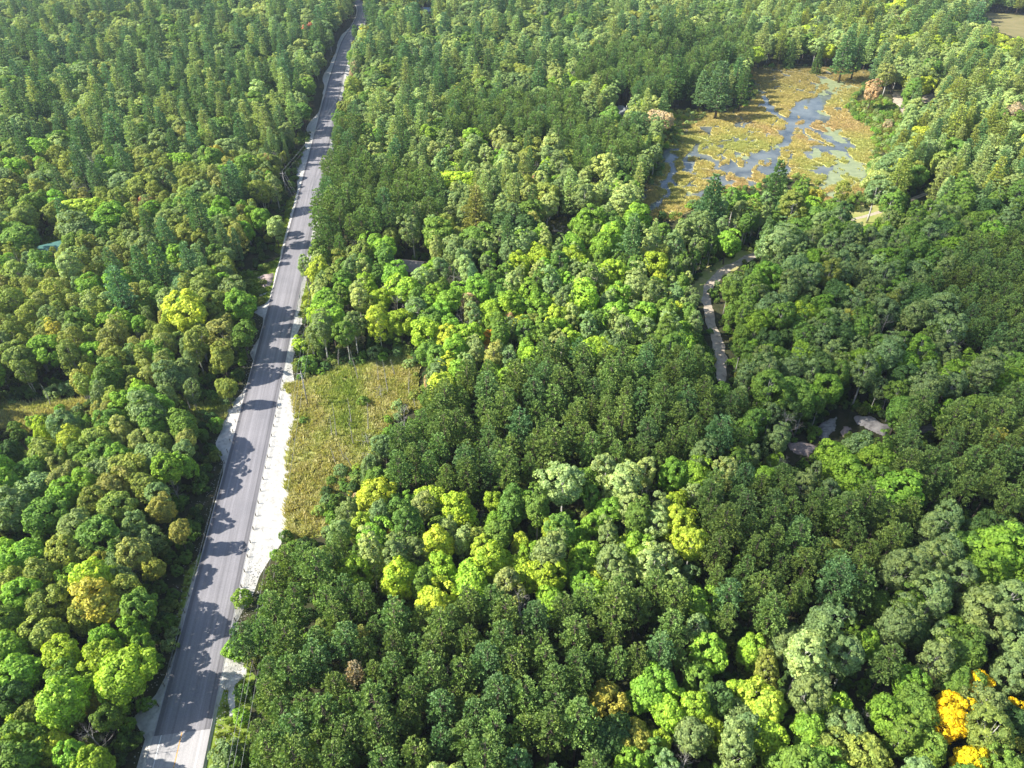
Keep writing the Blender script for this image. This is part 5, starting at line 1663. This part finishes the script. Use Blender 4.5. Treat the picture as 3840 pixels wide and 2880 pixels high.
# grass of the meadows, verges and the marsh
def fill_poly(pl, dens):
    w = np.array([ground(*p) for p in pl])
    l_, h_ = w.min(0), w.max(0)
    n = int((h_[0] - l_[0]) * (h_[1] - l_[1]) * dens)
    p = np.column_stack([rng.uniform(l_[0], h_[0], n), rng.uniform(l_[1], h_[1], n)])
    p = p[in_poly(p[:, 0], p[:, 1], [tuple(q) for q in w])]
    return p[np.abs((p[:, 0] - road_at(p[:, 1])[:, 0]) * 0.991) > HW + 1.2]


def grass(name, pl_list, dens, pal, smin, smax, label, hole=None):
    p = np.concatenate([fill_poly(pl, dens) for pl in pl_list])
    if hole is not None:
        a, b, _ = project(p[:, 0], p[:, 1], np.zeros(len(p)))
        bad = np.zeros(len(p), bool)
        for pl in hole:
            bad |= in_poly(a, b, pl)
        p = p[~bad]
    n = len(p)
    f = np.clip(fbm(p[:, 0] * 0.09, p[:, 1] * 0.07, 61) * 1.9 - 0.45 + rng.normal(0, 0.1, n), 0, 0.999)
    pal = np.array(pal)
    pos = f * (len(pal) - 1)
    i = pos.astype(int)
    c = pal[i] + (pal[np.minimum(i + 1, len(pal) - 1)] - pal[i]) * (pos - i)[:, None]
    s = rng.uniform(smin, smax, n) * (0.7 + 0.6 * fbm(p[:, 0] * 0.2, p[:, 1] * 0.2, 66))
    scatter(name, np.column_stack([p, np.full(n, 0.02)]), rng.integers(0, 4, n), np.column_stack([s * 1.2, s * 1.2, s]), rng.uniform(0, 6.28, n), c * rng.uniform(0.8, 1.2, (n, 1)), tuft_col, kind='stuff', label=label, category='grass')


PATHS = [note(500, 2400, 0.2894, [(1110, 470), (1200, 370), (1420, 330), (1470, 400), (1420, 500), (1330, 580), (1325, 700), (1290, 1000), (1230, 1000), (1230, 680), (1090, 600)]),
         note(880, 960, 0.2894, [(290, 280), (420, 240), (520, 222), (490, 330), (470, 380), (380, 430), (340, 380)]), note(880, 960, 0.2894, [(295, 500), (420, 462), (415, 495), (330, 527)])]
grass('meadow_grass', [MEADOW, FIELD_L, FIELD_L2], 2.6, [(0.3, 0.38, 0.09), (0.44, 0.47, 0.15), (0.56, 0.54, 0.26), (0.55, 0.48, 0.23), (0.42, 0.43, 0.13)], 0.7, 1.5, 'tall yellow green meadow grass and sedge')
grass('verge_grass', [VERGE_R, VERGE_M, VERGE_L, GRASS_L, GRASS_L2, LAWN], 2.2, [(0.12, 0.22, 0.03), (0.2, 0.3, 0.04), (0.3, 0.32, 0.06)], 0.4, 0.8, 'bright green verge grass along the road', PATHS)
grass('shore_grass', [SHRUBBY, SHORE_W, CLEAR_S], 0.7, [(0.18, 0.22, 0.05), (0.3, 0.28, 0.08)], 0.7, 1.4, 'rough grass on the marsh shores')
pk = rng.choice(len(MARSH_PTS), min(26000, len(MARSH_PTS)), replace=False)
mp_, mc_ = MARSH_PTS[pk], MARSH_COL[pk]
s = rng.uniform(0.6, 1.25, len(pk))
scatter('marsh_tuft_grass', mp_ - np.array([0, 0, 0.1]), rng.integers(0, 4, len(pk)), np.column_stack([s * 1.25, s * 1.25, s * 0.9]), rng.uniform(0, 6.28, len(pk)), mc_ * rng.uniform(0.8, 1.25, (len(pk), 1)), tuft_col, kind='stuff', label='tufts of golden sedge standing on the marsh mats', category='sedge')

# loose stones on the gravel shoulders
st_ = []
for _ in range(2600):
    Yv = random.uniform(56, 205)
    side = random.choice((-1, 1, 1))
    o = side * (HW + 0.6 + abs(random.gauss(0, 2.2)))
    c = road_at(np.array([Yv]))[0]
    st_.append((c[0] + o * 0.991, Yv + o * 0.137, 0.03 + max(0, 0.42 - 0.06 * (abs(o) - HW) ** 1.3)))
n = len(st_)
s = rng.uniform(0.08, 0.3, n)
scatter('loose_gravel', st_, rng.integers(0, 3, n), np.column_stack([s, s, s]), rng.uniform(0, 6.28, n), np.full((n, 3), 0.6), stone_col, kind='stuff', label='loose pale stones scattered on the gravel shoulders', category='gravel')
# ------------------------------------------------------------------ utility poles and wires
POLES = [((1156, 1522), (1126, 1393), 'tall grey utility pole standing in the meadow edge beside the gravel shoulder'),
         ((1210, 957), (1203, 889), 'utility pole with white transformer beside the pine plantation'),
         ((1074, 724.5), (1058, 645), 'utility pole with guy wires on the grassy west verge'),
         ((1283, 422), (1276, 359), 'thin utility pole at the gravel edge beyond the curve of pines'),
         ((1323, 200), (1316, 148), 'far utility pole against the dark road near the yellow tree'),
         ((1370.6, 56.5), (1370, 40), 'farthest small utility pole at the road bend')]


def height_at(x, y, u, v):
    tt = -(v - 1440) / FPX
    return CAM_H + y * (-S_P + tt * C_P) / (C_P + tt * S_P)


tops = []
for i, (b, tp, lab) in enumerate(POLES):
    x, y = ground(*b)
    h = min(13.0, max(8.5, height_at(x, y, *tp)))
    root = link('utility_pole', None, loc=(x, y, 0), label=lab, category='utility pole', group='utility poles along the road')
    root.rotation_euler = (0, 0, math.radians(9))
    MB().tube([(0, 0, -0.5), (0, 0, h * 0.5), (0, 0, h)], [0.19, 0.16, 0.12], 8).build('pole', M['pole'], root, smooth=True)
    MB().box((-1.1, -0.06, h - 0.75), (1.1, 0.06, h - 0.62)).build('crossarm', M['pole'], root)
    for sx in (-1.0, 1.0, 0):
        zb = h - 0.62 if sx else h
        MB().tube([(sx, 0, zb), (sx, 0, zb + 0.12), (sx, 0, zb + 0.24)], [0.05, 0.08, 0.04], 6).build('insulator', M['insulator'], root)
    if i in (1, 0):
        MB().tube([(0, 0.3, h - 2.4), (0, 0.3, h - 1.5)], [0.26, 0.26], 10).build('transformer', M['white'] if i == 1 else M['insulator'], root, smooth=True)
    tops.append(Vector((x, y, h)))
c9, s9 = math.cos(math.radians(9)), math.sin(math.radians(9))
x0, y0 = ground(885, 2880, 8.0)
near_top = Vector((tops[0].x + (x0 - tops[0].x) * 1.12, tops[0].y + (y0 - tops[0].y) * 1.12, 9.5))
chain = [near_top] + tops
names = ['near span to the meadow pole', 'span from meadow pole to transformer pole', 'span crossing the road between two poles', 'span crossing back over the road', 'far span along the gravel edge', 'farthest span to the road bend']
for i in range(len(chain) - 1):
    a, b = chain[i], chain[i + 1]
    for sx, dz, wn_ in ((-1.0, -0.36, 'one'), (1.0, -0.36, 'two'), (0.0, 0.26, 'three')):
        o = Vector((sx * c9, sx * s9, dz))
        pts = []
        for k in range(13):
            f = k / 12
            p = (a + o).lerp(b + o, f)
            p.z -= 4 * 0.014 * (b - a).length * f * (1 - f)
            pts.append(p)
        MB().tube(pts, [0.022] * 13, 4, False).build('power_line', M['wire'], label={-1.0: 'thin overhead power line, west wire of the ', 1.0: 'thin overhead power line, east wire of the ', 0.0: 'thin overhead power line, top wire of the '}[sx] + names[i], category='power line', group='power lines along the road')

# ------------------------------------------------------------------ cable guard rails on both shoulders
post_me = MB().tube([(0, 0, -0.4), (0, 0, 0.95), (0, 0, 1.0)], [0.1, 0.1, 0.08], 8).mesh('guard_post', M['post'], True)
for side, Ya, Yb, lab in ((-1, ground(640, 2640)[1], ground(940, 1425)[1], 'low cable guard rail on wooden posts along the west shoulder'), (1, ground(860, 2410)[1], ground(1060, 1425)[1], 'low cable guard rail on wooden posts along the east shoulder')):
    Yr = np.arange(Ya, Yb, 3.85)
    ctr = road_at(Yr)
    pp = [(c[0] + side * (HW + 0.55) * 0.991, y + side * (HW + 0.55) * 0.137, ROAD_Z - 0.08) for c, y in zip(ctr, Yr)]
    root = link('cable_guard_rail', None, loc=pp[0], label=lab, category='guard rail', group='guard rails')
    o0 = Vector(pp[0])
    for p in pp:
        q = bpy.data.objects.new('post', post_me)
        COL.objects.link(q)
        q.parent = root
        q.location = Vector(p) - o0
    for zc in (0.45, 0.66, 0.87):
        MB().tube([Vector(p) - o0 + Vector((-side * 0.11, 0, zc)) for p in pp], [0.016] * len(pp), 4, False).build('cable', M['wire'], root)
for (u, v), lab in (((832, 2474), 'white roadside marker post beside the broken gravel patch'), ((821, 2540), 'white roadside marker post between road and short gravel path')):
    x, y = ground(u, v)
    c = road_at(np.array([y]))[0]
    root = link('marker_post', None, loc=(max(x, c[0] + HW + 0.7), y, 0.3), label=lab, category='marker post', group='marker posts')
    MB().box((-0.05, -0.02, -0.3), (0.05, 0.02, 1.1)).build('post', M['white'], root)
    MB().box((-0.12, -0.03, 0.8), (0.12, -0.021, 1.12)).build('reflector', M['white'], root)


# ------------------------------------------------------------------ houses
def house(px, z_mid, L, W, wall_h, pitch, rot, roofm, wallm, label, hip=False, extras=()):
    x, y = ground(*px, z_mid)
    root = link('house', None, loc=(x, y, 0), label=label, category='house', group='houses in the forest')
    root.rotation_euler = (0, 0, math.radians(rot))
    MB().box((-L / 2, -W / 2, -0.3), (L / 2, W / 2, wall_h)).build('wall', wallm, root)
    e = 0.5
    rh = (W / 2 + e) * math.tan(math.radians(pitch))
    zb = wall_h + 0.02 - e * math.tan(math.radians(pitch))
    hl = L / 2 + e
    hw = W / 2 + e
    rx_ = hl - (hw if hip else 0)
    th = 0.14
    mb = MB()
    for s_ in (-1, 1):
        a, b, c, d = (-hl, s_ * hw, zb), (hl, s_ * hw, zb), (rx_, 0, zb + rh), (-rx_, 0, zb + rh)
        q = [a, b, c, d] if s_ < 0 else [b, a, d, c]
        mb.poly(q)
        mb.poly([(p[0], p[1], p[2] + th) for p in q])
        mb.poly([a, b, (b[0], b[1], b[2] + th), (a[0], a[1], a[2] + th)])
    for s_ in (-1, 1):
        if hip:
            mb.poly([(s_ * hl, -hw, zb + th), (s_ * hl, hw, zb + th), (s_ * rx_, 0, zb + rh + th)])
            mb.poly([(s_ * hl, -hw, zb), (s_ * hl, hw, zb), (s_ * hl, hw, zb + th), (s_ * hl, -hw, zb + th)])
        else:
            for q in (-1, 1):
                mb.poly([(s_ * hl, q * hw, zb), (s_ * hl, 0, zb + rh), (s_ * hl, 0, zb + rh + th), (s_ * hl, q * hw, zb + th)])
    if not hip:
        g = MB()
        for s_ in (-1, 1):
            g.poly([(s_ * L / 2, -W / 2, wall_h), (s_ * L / 2, W / 2, wall_h), (s_ * L / 2, 0, wall_h + W / 2 * math.tan(math.radians(pitch)))])
        g.build('gable', wallm, root)
    rf = mb.build('roof', roofm, root)
    for (kind, ex, ey, sz_) in extras:
        zt = zb + rh * (1 - abs(ey) / hw)
        if kind == 'chimney':
            MB().tube([(ex, ey, zt - 0.1), (ex, ey, zt + sz_)], [0.18, 0.18], 8).tube([(ex, ey, zt + sz_), (ex, ey, zt + sz_ + 0.15)], [0.26, 0.2], 8).build('chimney', M['white'], rf)
        else:
            MB().tube([(ex, ey, zt), (ex, ey, zt + 0.5)], [0.03, 0.03], 5).tube([(ex, ey, zt + 0.5), (ex + 0.05, ey - 0.12, zt + 0.56), (ex + 0.1, ey - 0.2, zt + 0.6)], [0.05, 0.42, 0.5], 12).build('satellite_dish', M['white'], rf)
    for s_ in (-1, 1):
        for fx in (-0.3, 0.3):
            f = MB().box((fx * L - 0.55, s_ * (W / 2 + 0.02) - 0.02, 1.0), (fx * L + 0.55, s_ * (W / 2 + 0.02) + 0.02, 2.1)).build('window', M['white'], root)
            MB().box((fx * L - 0.45, s_ * (W / 2 + 0.045) - 0.01, 1.1), (fx * L + 0.45, s_ * (W / 2 + 0.045) + 0.01, 2.0)).build('pane', M['glass'], f)
    MB().box((-0.5, -W / 2 - 0.05, 0), (0.5, -W / 2 - 0.003, 2.05)).build('door', M['wood'], root)
    return root


house((1536, 980), 4.6, 9.6, 7.4, 2.9, 27, -14, M['roofbrown'], M['wood'], 'house with plain brown roof and satellite dish among the green maples', extras=(('chimney', -3.4, -1.6, 0.9), ('dish', -1.0, -3.4, 0.5)))
house((2330, 404), 5.2, 11.5, 9.5, 3.2, 33, -26, M['roofgrey'], M['siding'], 'house with grey hipped roof behind shrubs west of the marsh', hip=True, extras=(('chimney', 3.2, -0.6, 0.8),))
house((1600, 30), 5.0, 14.0, 9.0, 3.0, 28, 8, M['roofblue'], M['siding'], 'far house with pale blue metal roof near the top of the photo')
house((190, 920), 4.0, 10.5, 8.0, 2.8, 26, 38, M['roofgreen'], M['siding'], 'house with green metal roof beside the small sunny lawn')

# ------------------------------------------------------------------ the car on the far road
x, y = ground(1364, 29, 0.6)
c = road_at(np.array([y]))[0]
root = link('car', None, loc=(c[0] + 1.7, y, ROAD_Z + 0.09), label='small dark car driving on the far road bend', category='car')
root.rotation_euler = (0, 0, math.radians(14))
prof = [(-2.2, 0.35), (-2.25, 0.75), (-1.9, 0.95), (-1.1, 1.0), (1.0, 1.0), (2.0, 0.85), (2.2, 0.6), (2.15, 0.35)]
mb = MB()
for s_ in (-0.88, 0.88):
    mb.poly([(s_, p[0], p[1]) for p in (prof if s_ < 0 else prof[::-1])])
for i in range(len(prof)):
    a, b = prof[i], prof[(i + 1) % len(prof)]
    mb.poly([(-0.88, a[0], a[1]), (-0.88, b[0], b[1]), (0.88, b[0], b[1]), (0.88, a[0], a[1])])
mb.build('body', M['carpaint'], root)
cab = [(-1.8, 0.95), (-1.35, 1.45), (0.3, 1.5), (1.0, 0.98)]
mb = MB()
for s_ in (-0.74, 0.74):
    mb.poly([(s_, p[0], p[1]) for p in (cab if s_ < 0 else cab[::-1])])
for i in range(4):
    a, b = cab[i], cab[(i + 1) % 4]
    mb.poly([(-0.74, a[0], a[1]), (-0.74, b[0], b[1]), (0.74, b[0], b[1]), (0.74, a[0], a[1])])
mb.build('cabin', M['glass'], root)
for sx in (-0.85, 0.85):
    for sy in (-1.35, 1.35):
        w_ = MB().tube([(sx - 0.1, sy, 0.33), (sx + 0.1, sy, 0.33)], [0.33, 0.33], 14).build('wheel', M['rubber'], root)
        MB().tube([(sx - 0.11, sy, 0.33), (sx + 0.11, sy, 0.33)], [0.19, 0.19], 10).build('rim', M['insulator'], w_)
    MB().box((sx * 0.75 - 0.14, -2.29, 0.62), (sx * 0.75 + 0.14, -2.2, 0.78)).build('tail_lamp', M['red_lamp'], root)
    MB().box((sx * 0.75 - 0.16, 2.14, 0.6), (sx * 0.75 + 0.16, 2.22, 0.76)).build('headlight', M['white'], root)

# ------------------------------------------------------------------ a passing cloud, high above and behind, whose shade lies over the eastern woods
CLOUD_Z = 750.0
off = SUN_DIR * (CLOUD_Z / SUN_DIR.z)


def cloud(px_poly, thick, dens, seed, label):
    w = np.array([ground(u * 1.736, v * 1.736, 8.0) for u, v in px_poly])
    w = resample(w, 12.0)
    cen = w.mean(0)
    cm_, nt = bpy.data.materials.new('cloud_vapour'), None
    cm_.use_nodes = True
    nt = cm_.node_tree
    nt.nodes.clear()
    out = nt.nodes.new('ShaderNodeOutputMaterial')
    pvn = nt.nodes.new('ShaderNodeVolumePrincipled')
    pvn.inputs['Color'].default_value = (1, 1, 1, 1)
    pvn.inputs['Density'].default_value = dens
    nt.links.new(pvn.outputs[0], out.inputs['Volume'])
    # rings from the rim to the middle: thin at the rim, billowing in the middle
    ang = np.arange(len(w))
    V, n = [], len(w)
    fr = [1.12, 1.0, 0.9, 0.78, 0.62, 0.42, 0.2]
    hh = [0.0, 0.12, 0.32, 0.6, 0.85, 1.0, 1.0]
    for sgn in (1, -1):
        for f, h in zip(fr, hh):
            p = cen + (w - cen) * f
            jn = fbm(p[:, 0] * 0.02, p[:, 1] * 0.02, seed)
            p = p + np.column_stack([fbm(p[:, 0] * 0.03, p[:, 1] * 0.03, seed + 2) - 0.5, fbm(p[:, 0] * 0.03, p[:, 1] * 0.03, seed + 4) - 0.5]) * 26 * (1.15 - f)
            V.append(np.column_stack([p[:, 0], p[:, 1], sgn * h * thick / 2 * (0.55 + 0.9 * jn) + (0.0 if h == 0 else 0.0)]))
    F = []
    R = len(fr)
    for s_, base in ((1, 0), (-1, R)):
        for i in range(R - 1):
            for k in range(n):
                k2 = (k + 1) % n
                q = [(base + i) * n + k, (base + i) * n + k2, (base + i + 1) * n + k2, (base + i + 1) * n + k]
                if base and i == 0:
                    q[0], q[1] = k, k2
                F.append(q if s_ > 0 else q[::-1])
    V = np.concatenate(V)
    me = bpy.data.meshes.new('cloud')
    me.from_pydata([tuple(p) for p in np.concatenate([V, [[cen[0], cen[1], thick / 2 * 0.9], [cen[0], cen[1], -thick / 2 * 0.9]]])], [],
                   [tuple(q) for q in F] + [((R - 1) * n + k, (R - 1) * n + (k + 1) % n, len(V)) for k in range(n)] + [((2 * R - 1) * n + (k + 1) % n, (2 * R - 1) * n + k, len(V) + 1) for k in range(n)])
    bm = bmesh.new()
    bm.from_mesh(me)
    loose = [v for v in bm.verts if not v.link_faces]
    bmesh.ops.delete(bm, geom=loose, context='VERTS')
    bmesh.ops.recalc_face_normals(bm, faces=bm.faces)
    bm.to_mesh(me)
    bm.free()
    me.materials.append(cm_)
    link('cloud', me, loc=(off.x, off.y, CLOUD_Z + 8), kind='stuff', label=label, category='cloud')


cloud([(1640, 600), (1760, 520), (1900, 480), (2050, 460), (2350, 420), (2500, 700), (2500, 1300), (2400, 1800), (2000, 1560), (1850, 1400), (1720, 1300), (1650, 1150), (1640, 980), (1600, 850), (1600, 700)], 90.0, 0.0105, 3,
      'high white summer cloud shading the eastern woods')

# ------------------------------------------------------------------ summer haze: one even box of air round the camera and the whole place
hz = bpy.data.materials.new('summer_haze')
hz.use_nodes = True
nt = hz.node_tree
nt.nodes.clear()
out = nt.nodes.new('ShaderNodeOutputMaterial')
pvn = nt.nodes.new('ShaderNodeVolumePrincipled')
pvn.inputs['Color'].default_value = (0.72, 0.84, 1.0, 1)
pvn.inputs['Density'].default_value = 0.0001
pvn.inputs['Anisotropy'].default_value = 0.2
nt.links.new(pvn.outputs[0], out.inputs['Volume'])
HB = MB().box((-9500, -700, -1.3), (9500, 12500, CAM_H + 12))
HAZE = True
if HAZE:
    HB.build('haze', hz, kind='stuff', label='thin blue summer haze over the forest', category='haze')
